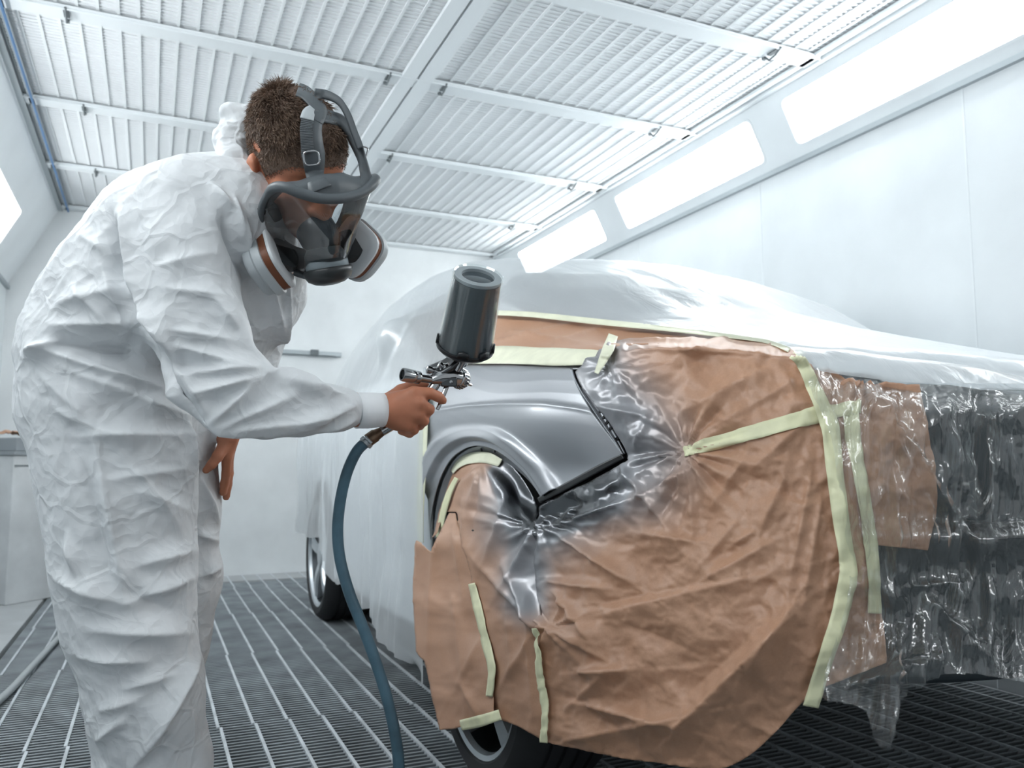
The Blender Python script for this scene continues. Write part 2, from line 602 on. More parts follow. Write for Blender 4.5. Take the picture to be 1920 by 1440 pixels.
# sloping lamp bands: frame strips around openings, lamps behind
def band(side):
    a = np.array([XCR if side > 0 else XCL, 0, ZC]); b = np.array([XR if side > 0 else XL, 0, ZBAND if side > 0 else ZBL])
    n = unit(np.array([-(b - a)[2], 0, (b - a)[0]])) * (1 if side > 0 else -1)
    if n[2] > 0: n = -n
    lo, hi = (0.20, 0.82) if side > 0 else (0.44, 0.88)
    spans = [(-1.50, -0.20), (0.06, 1.36), (1.60, 2.89), (3.12, 4.42), (4.69, 5.95)]
    if side < 0: spans = [(s0 - 0.32, s1 - 0.32) for s0, s1 in spans[1:]]
    mb = MB()
    def quad(t0, t1, y0, y1):
        pa, pb = a + (b - a) * t0, a + (b - a) * t1
        c = [pa + [0, y0, 0], pa + [0, y1, 0], pb + [0, y1, 0], pb + [0, y0, 0]]
        V = np.array(c + [p - n * 0.02 for p in c])
        mb.add(V, [(0, 1, 2, 3), (7, 6, 5, 4), (0, 4, 5, 1), (1, 5, 6, 2), (2, 6, 7, 3), (3, 7, 4, 0)])
    quad(0, lo, YF, YB); quad(hi, 1, YF, YB)
    ys = [YF] + [k for sp in spans for k in sp] + [YB]
    for i in range(0, len(ys), 2):
        quad(lo, hi, ys[i], ys[i + 1])
    tag(mb.build('wall_lamp_band', M_WALL, None, False), kind='structure')
    names = ['nearest the camera end of', 'second from the open end of', 'third along', 'fourth along', 'farthest along']
    for i, (y0, y1) in enumerate(spans):
        pa, pb = a + (b - a) * (lo + hi) / 2, 0
        c = a + (b - a) * (lo + hi) / 2 + np.array([0, (y0 + y1) / 2, 0])
        ex, ey = unit(b - a), np.array([0, 1.0, 0])
        hw, hl, rc = (hi - lo) / 2 * np.linalg.norm(b - a), (y1 - y0) / 2, 0.03
        out = []
        for (sx, sy, a0) in ((1, 1, 0), (-1, 1, 90), (-1, -1, 180), (1, -1, 270)):
            for k in range(5):
                t = math.radians(a0 + 22.5 * k)
                out.append((sx * (hw - rc) + rc * math.cos(t), sy * (hl - rc) + rc * math.sin(t)))
        if side > 0:
            lab = ['white lamp panel above the right wall, outside the picture at the open end', 'white lamp panel above the right wall, just outside the top right picture corner',
                   'largest glowing white lamp panel above the right wall, at the top right corner', 'glowing white lamp panel in the middle of the row above the right wall',
                   'smallest glowing white lamp panel above the right wall, just over the car roof'][i]
        else:
            lab = ['white lamp panel above the left wall, outside the picture at the open end', 'white lamp panel above the left wall, outside the picture beside the painter',
                   'white lamp panel above the left wall, just outside the left picture edge', 'glowing white lamp panel on the left wall, at the left picture edge behind the painter'][i]
        root = empty('booth_lamp', c, lab, 'lamp', 'lamp panels above the ' + ('right' if side > 0 else 'left') + ' wall')
        MB().prism(out, c - n * 0.03, ex, ey, n, 0.026).build('diffuser', M_LAMP, root, False)
        fr = MB()
        big = [(p[0] * (1 + 0.012 / hw), p[1] * (1 + 0.012 / hl)) for p in out]
        N = len(out)
        V = np.array([c + ex * p[0] + ey * p[1] + n * 0.002 for p in out] + [c + ex * p[0] + ey * p[1] + n * 0.002 for p in big] +
                     [c + ex * p[0] + ey * p[1] - n * 0.004 for p in out] + [c + ex * p[0] + ey * p[1] - n * 0.001 for p in big])
        fr.add(V, [(i, (i + 1) % N, N + (i + 1) % N, N + i) for i in range(N)] + [(i, (i + 1) % N, 2 * N + (i + 1) % N, 2 * N + i) for i in range(N)] +
               [(N + i, N + (i + 1) % N, 3 * N + (i + 1) % N, 3 * N + i) for i in range(N)])
        fr.build('frame', M_BEAM, root, True)
band(1)
band(-1)

# ceiling: filter cloth above, white grille below, beams with latches
wall('ceiling', ((XCL + XCR) / 2, (YB + YF) / 2, ZC + 0.034), ((XCR - XCL) / 2 + 0.3, (YB - YF) / 2, 0.02), M_CEIL)
beam_y = [0.77, 1.70, 2.62, 3.52, 4.46, 5.42, 6.30]
gr = MB()
x = XCL + 0.02
while x < XCR:
    gr.box((x, (YB + YF) / 2, ZC + 0.009), (0.006, (YB - YF) / 2, 0.0025))
    x += 0.0745
yy = YF
while yy < YB:
    gr.box(((XCL + XCR) / 2, yy, ZC + 0.0115), ((XCR - XCL) / 2, 0.0042, 0.0015))
    yy += 0.0262
tag(gr.build('ceiling_grille', M_GRILLE, None, False), kind='structure')
bm_i = 0
for k, by in enumerate(beam_y):
    b = MB()
    b.box(((XCL + XCR) / 2, by, ZC - 0.004), ((XCR - XCL) / 2, 0.052, 0.006))
    b.box(((XCL + XCR) / 2, by - 0.045, ZC - 0.014), ((XCR - XCL) / 2, 0.005, 0.004))
    o = b.build('ceiling_beam', M_BEAM, None, False, bevel=0.003)
    tag(o, kind='structure')
    if k == len(beam_y) - 1:
        continue
    for lx in (-0.38, 0.93, 1.20, 2.40):
        l = MB()
        l.box((lx, by - 0.01, ZC - 0.012), (0.010, 0.03, 0.004))
        l.tube([(lx, by + 0.045, ZC - 0.010), (lx, by + 0.02, ZC - 0.036), (lx, by - 0.02, ZC - 0.030), (lx, by - 0.055, ZC - 0.012)], 0.0045, 8)
        l.box((lx, by + 0.05, ZC - 0.010), (0.007, 0.008, 0.010))
        l.build('latch', M_DARKSTEEL, o, False)
# two long beams on either side of the central joint
for i, (x0, x1) in enumerate(((0.985, 1.052), (1.064, 1.13))):
    o = MB().box(((x0 + x1) / 2, (YB + YF) / 2, ZC - 0.008), ((x1 - x0) / 2, (YB - YF) / 2, 0.009)).build('trim_%d' % (8 + i), M_BEAM, None, False)
    tag(o, kind='structure')
# edge rails where ceiling meets the lamp bands
for i, x in enumerate((XCL, XCR)):
    s = -1 if x < 0 else 1
    e = MB()
    e.box((x + s * 0.002, (YB + YF) / 2, ZC - 0.004), (0.022, (YB - YF) / 2, 0.016))
    e.box((x - s * 0.05, (YB + YF) / 2, ZC - 0.002), (0.012, (YB - YF) / 2, 0.008))
    tag(e.build('trim_%d' % (10 + i), M_WALL if s > 0 else M_STEEL, None, False), kind='structure')
# ------------------------------------------------------------------ car materials
M_BODY = mat('car_body_paint', (0.74, 0.77, 0.80), 0.4)
M_FENDER = mat('satin_grey_primer', (0.40, 0.415, 0.44), 0.36, 0.6, bump=0.03, bscale=900, bdist=0.0005, coat=0.15)
M_FLANGE = mat('bare_flange', (0.40, 0.42, 0.45), 0.35, 0.6)
M_BLACKTRIM = mat('black_trim', (0.008, 0.009, 0.010), 0.35)
M_BUMPER = mat('dark_bumper', (0.014, 0.022, 0.027), 0.4)
M_GLASS = mat('car_glass', (0.22, 0.25, 0.27), 0.1)
M_TIRE = mat('tire_rubber', (0.018, 0.019, 0.021), 0.65)
M_RIM = mat('wheel_silver', (0.55, 0.59, 0.62), 0.3, 0.6)
M_RIMDARK = mat('wheel_barrel', (0.07, 0.08, 0.09), 0.35, 0.7)

XC = 1.72
# stations: y, half width, shoulder z, belt (glass) inset half width, roof half width, roof edge z, centre z
ST = np.array([
    [0.855, 0.30, 0.87, 0.24, 0.15, 0.905, 0.925],
    [0.90, 0.60, 0.90, 0.48, 0.30, 0.945, 0.955],
    [0.98, 0.745, 0.925, 0.62, 0.42, 0.968, 0.980],
    [1.08, 0.815, 0.95, 0.70, 0.47, 0.990, 1.003],
    [1.20, 0.865, 0.98, 0.76, 0.52, 1.015, 1.030],
    [1.40, 0.905, 1.012, 0.80, 0.55, 1.052, 1.092],
    [1.66, 0.92, 1.04, 0.82, 0.56, 1.098, 1.165],
    [1.95, 0.92, 1.06, 0.83, 0.57, 1.19, 1.268],
    [2.25, 0.92, 1.08, 0.84, 0.59, 1.37, 1.43],
    [2.55, 0.92, 1.09, 0.84, 0.60, 1.50, 1.55],
    [2.90, 0.92, 1.09, 0.85, 0.61, 1.575, 1.62],
    [3.40, 0.92, 1.09, 0.85, 0.61, 1.62, 1.66],
    [4.00, 0.92, 1.09, 0.85, 0.61, 1.61, 1.66],
    [4.50, 0.91, 1.09, 0.83, 0.60, 1.55, 1.61],
    [4.85, 0.89, 1.08, 0.79, 0.56, 1.44, 1.50],
    [5.05, 0.84, 1.05, 0.72, 0.50, 1.26, 1.32],
    [5.18, 0.70, 0.98, 0.58, 0.40, 1.05, 1.10],
    [5.22, 0.45, 0.90, 0.35, 0.22, 0.95, 0.97]])

def hull(n_st, n_sec, zbot, grow=0.0, y0=None, y1=None):
    """car-shaped cover: returns vertex grid (n_st, n_sec, 3)"""
    ys = np.linspace(ST[0, 0], ST[-1, 0], n_st) if y0 is None else np.linspace(y0, y1, n_st)
    # smooth monotone sampling of the stations
    f = []
    for j in range(1, 7):
        f.append(np.interp(ys, ST[:, 0], ST[:, j]))
    f = np.array(f)
    rows = []
    for i, y in enumerate(ys):
        w, zs, wb, wr, zr, zc = f[:, i]
        zb = zbot(y) if callable(zbot) else zbot
        w += grow; wb += grow; wr += grow * .6; zr += grow; zc += grow; zs += grow * .5
        zm = 0.45 if zb < 0.4 else zb + 0.1
        half = np.array([[w, zb], [w, zm], [w + 0.002, zs - 0.26], [w - 0.008, zs - 0.10], [w - 0.045, zs - 0.01], [wb, zs + 0.035],
                         [(wb + wr) / 2 + 0.03, (zs + 0.035 + zr) / 2], [wr + 0.02, zr - 0.025], [wr - 0.06, zr + 0.008], [wr * 0.5, (zr + 2 * zc) / 3], [0, zc]])
        full = np.concatenate([np.stack([-half[:, 0], half[:, 1]], 1), np.stack([half[::-1][1:, 0], half[::-1][1:, 1]], 1)])
        c = resample(catmull(full, 161), n_sec)
        rows.append(np.stack([XC + c[:, 0], np.full(n_sec, y), c[:, 1]], 1))
    G = np.array(rows)
    return G

# smooth analytic shape used to lay paper, tape and film on the car
HG = hull(150, 160, -0.6)
for _ in range(2):
    HG[1:-1] = 0.25 * HG[:-2] + 0.5 * HG[1:-1] + 0.25 * HG[2:]
# close the nose with a flat fan to the centre plane
nose = HG[0].copy(); nose[:, 0] = XC; nose[:, 1] = ST[0, 0] - 0.004
HG = np.concatenate([nose[None], HG])
HV = HG.reshape(-1, 3); HF = grid_faces(HG.shape[0], HG.shape[1])
HN = vert_normals(HV, HF)
HV_far = HV
BVH = BVHTree.FromPolygons([Vector(p) for p in HV], [tuple(int(i) for i in f) for f in HF])

def on_car(u, v):
    """point and outward direction on the car where (u, v) meets it"""
    d = unit(ray(u, v))
    loc, n, i, t = BVH.ray_cast(Vector(CAM), Vector(d))
    if loc is None:
        return None, None
    n = np.array(n)
    if n @ d > 0: n = -n
    return np.array(loc), n

_smooth_cache = {}
def on_car_arr(U, V):
    """as on_car for arrays; misses take the depth of the nearest hit"""
    n = len(U)
    Pn = np.zeros((n, 3)); Nn = np.zeros((n, 3)); ok = np.zeros(n, bool)
    for i in range(n):
        p, q = on_car(U[i], V[i])
        if p is not None:
            Pn[i], Nn[i], ok[i] = p, q, True
    if not ok.all() and ok.any():
        gi = np.where(ok)[0]
        for i in np.where(~ok)[0]:
            j = gi[np.argmin((U[gi] - U[i]) ** 2 + (V[gi] - V[i]) ** 2)]
            d = (Pn[j] - CAM) @ FW
            Pn[i] = P(U[i], V[i], d); Nn[i] = Nn[j]
    return Pn, Nn

# ------------------------------------------------------------------ the car
car = empty('car', (XC, 3.0, 0), 'grey-primed car masked with white film and brown paper for painting', 'car')
BG = hull(240, 180, lambda y: float(np.interp(y, [0.8, 1.25, 1.5, 1.8], [0.47, 0.45, 0.32, 0.26])), -0.03)
for _ in range(2):
    BG[1:-1] = 0.25 * BG[:-2] + 0.5 * BG[1:-1] + 0.25 * BG[2:]
bn = BG[0].copy(); bn[:, 0] = XC + (bn[:, 0] - XC) * 0.02; bt = BG[-1].copy(); bt[:, 0] = XC + (bt[:, 0] - XC) * 0.02
BG = np.concatenate([bn[None], BG, bt[None]])
bm = bmesh.new()
_v = [bm.verts.new(p) for p in BG.reshape(-1, 3)]
for f in grid_faces(BG.shape[0], BG.shape[1]):
    bm.faces.new([_v[i] for i in f])
for co, no in (((0, 0, 0.935), (0, 0, 1)), ((0, 1.32, 0), (0, 1, 0)), ((XC - 0.6, 0, 0), (1, 0, 0)), ((0, 2.50, 0), (0, 1, 0)), ((0, 0, 1.0), (0, 0, 1)), ((0, 0, 1.17), (0, 0, 1)), ((0, 0, 1.50), (0, 0, 1)),
               ((0, 2.62, 0), (0, 1, 0)), ((0, 4.75, 0), (0, 1, 0)), ((0, 3.42, 0), (0, 1, 0)), ((0, 3.52, 0), (0, 1, 0)), ((XC - 0.62, 0, 0), (1, 0, 0)), ((XC + 0.62, 0, 0), (1, 0, 0)),
               ((XC - 0.66, 0, 0), (1, 0, 0)), ((XC + 0.66, 0, 0), (1, 0, 0)), ((0, 1.98, 0), (0, 1, 0)), ((0, 2.55, 0), (0, 1, 0)), ((0, 0, 1.23), (0, 0, 1))):
    bmesh.ops.bisect_plane(bm, geom=bm.verts[:] + bm.edges[:] + bm.faces[:], plane_co=co, plane_no=no)
bm.verts.index_update()
BV = np.array([v.co[:] for v in bm.verts])
BF = np.empty(len(bm.faces), object)
for i, f in enumerate(bm.faces):
    BF[i] = tuple(v.index for v in f.verts)
cen = np.array([f.calc_center_median()[:] for f in bm.faces])
bm.free()
def wheel_cut(c):
    r1 = np.hypot(c[:, 1] - 2.06, c[:, 2] - 0.44); r2 = np.hypot(c[:, 1] - 4.37, c[:, 2] - 0.36)
    return (np.abs(c[:, 0] - XC) > 0.6) & ((r1 < 0.40) | (r2 < 0.37))
front_dark = (cen[:, 1] < 1.32) & (cen[:, 2] < 0.935)
exposed = (cen[:, 0] < XC - 0.6) & (cen[:, 1] < 2.50) & (cen[:, 2] < 1.0) & ~front_dark
glass = (cen[:, 2] > 1.17) & (np.abs(cen[:, 0] - XC) > 0.62) & (cen[:, 1] > 2.62) & (cen[:, 1] < 4.75) & (cen[:, 2] < 1.50)
glass &= ~((cen[:, 1] > 3.42) & (cen[:, 1] < 3.52))
wsh = (np.abs(cen[:, 0] - XC) < 0.66) & (cen[:, 1] > 1.98) & (cen[:, 1] < 2.55) & (cen[:, 2] > 1.23)
keep = ~wheel_cut(cen)
def sub(name, sel, m, par, off=0.0):
    o = mesh_obj(name, BV, list(BF[sel]), m, par)
    bm = bmesh.new(); bm.from_mesh(o.data)
    bmesh.ops.delete(bm, geom=[v for v in bm.verts if not v.link_faces], context='VERTS')
    bmesh.ops.recalc_face_normals(bm, faces=bm.faces)
    bm.to_mesh(o.data); bm.free()
    md = o.modifiers.new('thick', 'SOLIDIFY'); md.thickness = 0.004; md.offset = -1
    return o
sub('body', keep & ~front_dark & ~glass & ~wsh & ~exposed, M_BODY, car)
sub('bumper', keep & front_dark, M_BUMPER, car)
sub('window', keep & glass & (cen[:, 0] < XC) & (cen[:, 1] < 3.47), M_GLASS, car)
sub('window', keep & glass & (cen[:, 0] < XC) & (cen[:, 1] >= 3.47), M_GLASS, car)
sub('window', keep & glass & (cen[:, 0] >= XC), M_GLASS, car)
sub('windshield', keep & wsh, M_GLASS, car)
# dark quarter window and mirror foot ahead of the door
# inner wing and underbody behind the open corner
mb = MB()
mb.box((1.04, 1.95, 0.70), (0.02, 0.70, 0.24))
mb.box((XC, 3.75, 0.34), (0.70, 1.3, 0.06))
mb.build('underbody', M_BLACKTRIM, car, False)
# crash beam and radiator glimpsed through the film on the nose
mb = MB()
mb.box((1.52, 0.875, 0.62), (0.10, 0.012, 0.045))
mb.box((1.50, 0.878, 0.50), (0.16, 0.010, 0.02))
mb.build('crash_beam', M_STEEL, car, False, bevel=0.004)
mb = MB(); mb.box((1.42, 0.862, 0.70), (0.26, 0.01, 0.012)); mb.build('grille_bar', M_BLACKTRIM, car, False, bevel=0.003)

def wheel(name, x, y, z, R):
    w = empty(name, (x, y, z), None, None)
    w.parent = car
    w.matrix_parent_inverse = parent_inv(car)
    ax = np.array([-1.0, 0, 0])      # outward
    c = np.array([x, y, z])
    t = MB()
    W = 0.235
    prof = [(0.262, 0.0), (0.270, 0.012), (0.298, 0.014), (R - 0.022, 0.006), (R - 0.008, -0.012), (R, -0.03)]
    # tread with grooves
    for g in (0.06, 0.10, 0.14, 0.18):
        prof += [(R, -g + 0.006), (R - 0.008, -g + 0.004), (R - 0.008, -g - 0.004), (R, -g - 0.006)]
    prof += [(R, -W + 0.03), (R - 0.008, -W + 0.012), (R - 0.022, -W - 0.006), (0.27, -W - 0.012), (0.258, -W)]
    t.lathe(c, ax, prof, 72, cap=False)
    t.build('tire', M_TIRE, w, True, 30)
    b = MB()
    b.lathe(c, ax, [(0.262, 0.002), (0.268, -0.004), (0.254, -0.012), (0.244, -0.05), (0.225, -0.15), (0.22, -0.19), (0.08, -0.195), (0.0, -0.195)], 64, cap=False)
    b.build('rim_barrel', M_RIMDARK, w, True, 30)
    s = MB()
    # outer ring
    s.lathe(c, ax, [(0.270, 0.0), (0.264, 0.008), (0.252, 0.004), (0.246, -0.010), (0.258, -0.012)], 64, closed=True)
    s.lathe(c, ax, [(0.0, 0.0), (0.035, 0.002), (0.062, -0.004), (0.072, -0.03), (0.0, -0.035)], 40)
    ez = np.array([0, 0, 1.0]); ey = np.array([0, 1.0, 0])
    for k in range(5):
        a = math.radians(72 * k + 12)
        rdir = math.cos(a) * ey + math.sin(a) * ez; tdir = -math.sin(a) * ey + math.cos(a) * ez
        V, n = [], 8
        rs = np.linspace(0.045, 0.260, n)
        for r_ in rs:
            q = (r_ - 0.045) / 0.215
            hw = 0.030 - 0.006 * math.sin(q * 3.1) + 0.012 * q
            dep = -0.012 + 0.010 * math.sin(q * 3.14) + 0.006 * q
            for (tt, dd) in ((-hw, dep - 0.012), (-hw * .75, dep), (hw * .75, dep), (hw, dep - 0.012), (hw * .8, dep - 0.04), (-hw * .8, dep - 0.04)):
                V.append(c + rdir * r_ + tdir * tt + ax * dd)
        F = [(i * 6 + j, i * 6 + (j + 1) % 6, (i + 1) * 6 + (j + 1) % 6, (i + 1) * 6 + j) for i in range(n - 1) for j in range(6)]
        F += [tuple(range(6))[::-1], tuple(range((n - 1) * 6, n * 6))]
        s.add(V, F)
    s.build('spokes', M_RIM, w, True, 40)
    return w
WR = 0.335
wheel('wheel', 0.785, 1.985, WR, WR)
wheel('wheel', 0.825, 4.37, WR, WR)

# ------------------------------------------------------------------ fender
arch_px = [(803, 1012), (803, 985), (806, 955), (813, 922), (824, 890), (840, 862), (860, 845), (884, 836), (910, 838), (935, 849), (960, 868), (982, 891), (998, 915), (1012, 938)]
low_px = [(1012, 938), (1050, 914), (1090, 893), (1130, 872), (1167, 853)]
top_px = [(800, 694), (840, 682), (880, 675), (930, 673), (990, 675), (1040, 681), (1072, 690)]
right_px = [(1072, 690), (1077, 712), (1090, 738), (1110, 768), (1130, 798), (1150, 827), (1167, 853)]
left_px = [(800, 694), (799, 760), (799, 830), (799, 900), (799, 960), (803, 1012)]
nU, nV = 190, 150
top = resample(catmull(top_px, 80), nU)
split = 0.70
na = int(nU * split)
bot = np.concatenate([resample(catmull(arch_px, 90), na), resample(catmull(low_px, 50), nU - na + 1)[1:]])
left = resample(catmull(left_px, 60), nV); right = resample(catmull(right_px, 60), nV)
s = np.linspace(0, 1, nU)[None, :, None]; t = np.linspace(0, 1, nV)[:, None, None]
s_top = s
C = (1 - t) * top[None] + t * bot[None] + (1 - s) * left[:, None] + s * right[:, None] \
    - ((1 - s) * (1 - t) * top[0] + s * (1 - t) * top[-1] + (1 - s) * t * bot[0] + s * t * bot[-1])
for _ in range(60):     # relax the grid so that it does not fold near the arch
    C[1:-1, 1:-1] = 0.25 * (C[:-2, 1:-1] + C[2:, 1:-1] + C[1:-1, :-2] + C[1:-1, 2:])
UV = C.reshape(-1, 2)
FP, FN = on_car_arr(UV[:, 0], UV[:, 1])
FNs = laplace(FN, grid_faces(nV, nU), 12, 0.5)
arch_d = resample(catmull(arch_px, 120), 240)
def dist_poly(UV, pl):
    return np.sqrt(((UV[:, None, :] - pl[None]) ** 2).sum(-1)).min(1)
da = dist_poly(UV, arch_d)
crease_y = np.interp(UV[:, 0], [800, 880, 950, 1030, 1090, 1130], [770, 759, 756, 758, 766, 776])
cd = UV[:, 1] - crease_y
flare = 0.016 * (1 - smooth01(da, 30, 46)) + 0.006 * np.exp(-((da - 40) / 7) ** 2)
flare -= 0.020 * (1 - smooth01(da, 9, 17))
fade = smooth01(UV[:, 1], 790, 830)
char = 0.010 * smooth01(cd, -4, 4) * (1 - smooth01(cd, 0, 90)) * (1 - smooth01(UV[:, 0], 1060, 1130)) + 0.0028 * np.exp(-(cd / 5) ** 2) * (1 - smooth01(UV[:, 0], 1090, 1130))
bulge = 0.020 * np.exp(-((UV[:, 0] - 1030) / 90) ** 2 - ((UV[:, 1] - 800) / 60) ** 2)
hollow = -0.008 * np.exp(-((UV[:, 0] - 1080) / 60) ** 2 - ((UV[:, 1] - 880) / 30) ** 2)
disp = -0.004 + flare * fade + char + bulge + hollow
FVt = FP + FNs * disp[:, None]
fo = mesh_obj('fender', FVt, grid_faces(nV, nU), M_FENDER, car)
recalc(fo)
md = fo.modifiers.new('thick', 'SOLIDIFY'); md.thickness = 0.0025; md.offset = 0
# wheel arch flange: inner return lip with bolt holes
lip = resample(catmull(arch_px, 90), 80)
Pl, Nl = on_car_arr(lip[:, 0], lip[:, 1])
ins = lip + np.array([0, 0])
cenp = np.array([905, 960])
inn = lip + (cenp - lip) / np.linalg.norm(cenp - lip, axis=1)[:, None] * np.interp(np.arange(80), [0, 20, 45, 79], [2, 9, 22, 14])[:, None]
Pi, Ni = on_car_arr(inn[:, 0], inn[:, 1])
rows = np.concatenate([Pl + Nl * -0.020, Pl + Nl * -0.030, Pi + Ni * -0.034, Pi + Ni * -0.060])
o = mesh_obj('wheel_arch_flange', rows, grid_faces(4, 80), M_FLANGE, fo); recalc(o)
md = o.modifiers.new('thick', 'SOLIDIFY'); md.thickness = 0.0015
for (hu, hv) in ((884, 843), (908, 845), (932, 851), (1003, 929)):
    p, n = on_car(hu, hv)
    MB().lathe(p + n * -0.028, n, [(0.005, -0.004), (0.005, 0.0005)], 10).build('bolt_hole', M_BLACKTRIM, fo, True)
# black sealing edge along the bottom of the front flap, bracket along its front edge, small horn at the top
def lift(Pp, Nn, D):
    """stand a surface off the car by D, keeping it over the spot it covers as seen from the front left"""
    r = Pp - CAM
    r = r / np.linalg.norm(r, axis=1)[:, None]
    c = np.clip(-(r * Nn).sum(1), 0.30, 1.0)
    return Pp - r * (np.asarray(D) / c)[:, None]

def strip(name, px, w, off, m, par, thick=0.003, n=60, curl=0.0, disp=None):
    """flat band following pixels px, w pixels wide (number or list), lying off above the car"""
    c = resample(catmull(px, 80), n)
    T = np.gradient(c, axis=0); T /= np.linalg.norm(T, axis=1)[:, None]
    Nn = np.stack([-T[:, 1], T[:, 0]], 1)
    ww = np.interp(np.linspace(0, 1, n), np.linspace(0, 1, len(w)), w) if not np.isscalar(w) else np.full(n, w)
    k = 5
    L = np.concatenate([c + Nn * (ww * q / 2)[:, None] for q in np.linspace(-1, 1, k)])
    Pp, Nq = on_car_arr(L[:, 0], L[:, 1])
    Nq = laplace(Nq, grid_faces(k, n), 4)
    D = off if not callable(off) else off(L)
    D = np.full(len(L), D) if np.isscalar(D) else np.asarray(D)
    Ds = laplace(np.stack([D, D, D], 1), grid_faces(k, n), 30, 0.5)[:, 0]
    Vv = lift(Pp, Nq, Ds) + Nq * (D - Ds)[:, None]
    o = mesh_obj(name, Vv, grid_faces(k, n), m, par)
    recalc(o)
    md = o.modifiers.new('thick', 'SOLIDIFY'); md.thickness = thick; md.offset = 0
    return o
strip('edge_seal', [(1012, 938), (1050, 919), (1090, 898), (1130, 876), (1170, 856)], [10, 13, 13, 10], 0.002, M_BLACKTRIM, fo, 0.008)
strip('headlight_bracket', [(1084, 728), (1102, 744), (1125, 782), (1148, 820), (1168, 853)], [8, 26, 18, 16, 10], -0.012, M_FLANGE, fo, 0.004)
strip('edge_return', [(1072, 692), (1078, 712), (1092, 738), (1112, 768), (1132, 798), (1152, 827), (1167, 853)], 4, -0.004, M_FLANGE, fo, 0.006)
strip('hinge_horn', [(1060, 689), (1085, 689), (1104, 688)], [12, 7, 1.5], -0.005, M_FENDER, fo, 0.003, 20)
for (hu, hv) in ((1108, 737), (1118, 770), (1125, 781), (1131, 791), (1138, 802), (1150, 822)):
    p, n = on_car(hu, hv)
    MB().lathe(p + n * -0.010, n, [(0.004, -0.003), (0.004, 0.0015)], 10).build('bracket_hole', M_BLACKTRIM, fo, True)
# ------------------------------------------------------------------ masking paper, film and tape
def paper_mat():
    """brown kraft paper; grey primer mist around the sprayed fender, with shade painted in below its tip"""
    m, nt, b, out = new_mat('brown_masking_paper')
    N, L = nt.nodes.new, nt.links.new
    tc = N('ShaderNodeTexCoord')
    n1 = N('ShaderNodeTexNoise'); n1.inputs['Scale'].default_value = 260; n1.inputs['Detail'].default_value = 3
    n2 = N('ShaderNodeTexNoise'); n2.inputs['Scale'].default_value = 4; n2.inputs['Detail'].default_value = 4
    L(tc.outputs['Object'], n1.inputs['Vector']); L(tc.outputs['Object'], n2.inputs['Vector'])
    r = N('ShaderNodeValToRGB')
    r.color_ramp.elements[0].position = 0.3; r.color_ramp.elements[1].position = 0.75
    r.color_ramp.elements[0].color = (0.43, 0.235, 0.145, 1); r.color_ramp.elements[1].color = (0.52, 0.305, 0.197, 1)
    mx0 = N('ShaderNodeMath'); mx0.operation = 'MULTIPLY_ADD'; mx0.inputs[1].default_value = 0.4; L(n1.outputs[0], mx0.inputs[0])
    mx1 = N('ShaderNodeMath'); mx1.operation = 'MULTIPLY'; mx1.inputs[1].default_value = 0.6; L(n2.outputs[0], mx1.inputs[0]); L(mx1.outputs[0], mx0.inputs[2])
    L(mx0.outputs[0], r.inputs[0])
    at = N('ShaderNodeAttribute'); at.attribute_name = 'overspray_shade'
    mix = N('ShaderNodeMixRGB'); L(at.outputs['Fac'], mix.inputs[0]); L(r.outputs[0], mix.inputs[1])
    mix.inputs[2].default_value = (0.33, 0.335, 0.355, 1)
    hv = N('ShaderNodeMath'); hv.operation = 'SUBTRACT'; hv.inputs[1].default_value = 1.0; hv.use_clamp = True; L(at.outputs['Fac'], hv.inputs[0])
    mix2 = N('ShaderNodeMixRGB'); L(hv.outputs[0], mix2.inputs[0]); L(mix.outputs[0], mix2.inputs[1]); mix2.inputs[2].default_value = (0.05, 0.054, 0.06, 1)  # near-black mix: thick primer plus shade put into the colour
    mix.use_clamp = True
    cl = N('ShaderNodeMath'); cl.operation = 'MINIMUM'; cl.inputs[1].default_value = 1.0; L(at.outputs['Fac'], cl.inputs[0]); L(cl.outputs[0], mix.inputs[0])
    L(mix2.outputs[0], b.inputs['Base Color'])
    rg = N('ShaderNodeMath'); rg.operation = 'MULTIPLY_ADD'; rg.inputs[1].default_value = -0.12; rg.inputs[2].default_value = 0.46
    L(at.outputs['Fac'], rg.inputs[0]); L(rg.outputs[0], b.inputs['Roughness'])
    mt = N('ShaderNodeMath'); mt.operation = 'MULTIPLY'; mt.inputs[1].default_value = 0.55
    L(at.outputs['Fac'], mt.inputs[0]); L(mt.outputs[0], b.inputs['Metallic'])
    bp = N('ShaderNodeBump'); bp.inputs['Strength'].default_value = 0.12; bp.inputs['Distance'].default_value = 0.001
    L(n1.outputs[0], bp.inputs['Height']); L(bp.outputs[0], b.inputs['Normal'])
    b.inputs['Specular IOR Level'].default_value = 0.55
    return m
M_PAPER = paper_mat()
M_TAPE = mat('yellow_masking_tape', (0.78, 0.78, 0.52), 0.5, bump=0.25, bscale=220, bdist=0.0006, vary=0.07, vscale=25)
M_TAPEPALE = mat('pale_masking_tape', (0.79, 0.80, 0.62), 0.5, bump=0.25, bscale=220, bdist=0.0006, vary=0.06, vscale=25)
M_FILM = film_mat('white_masking_film', 0.55, rough=0.28, bump=0.55, bscale=7.0, stretch=(1.6, 0.7, 0.6), gloss=0.42, bdist=0.012)
M_CLEAR = film_mat('clear_masking_film', 0.065, rough=0.18, bump=0.7, bscale=9.0, stretch=(1.6, 1.6, 0.25), gloss=0.6, bdist=0.02)

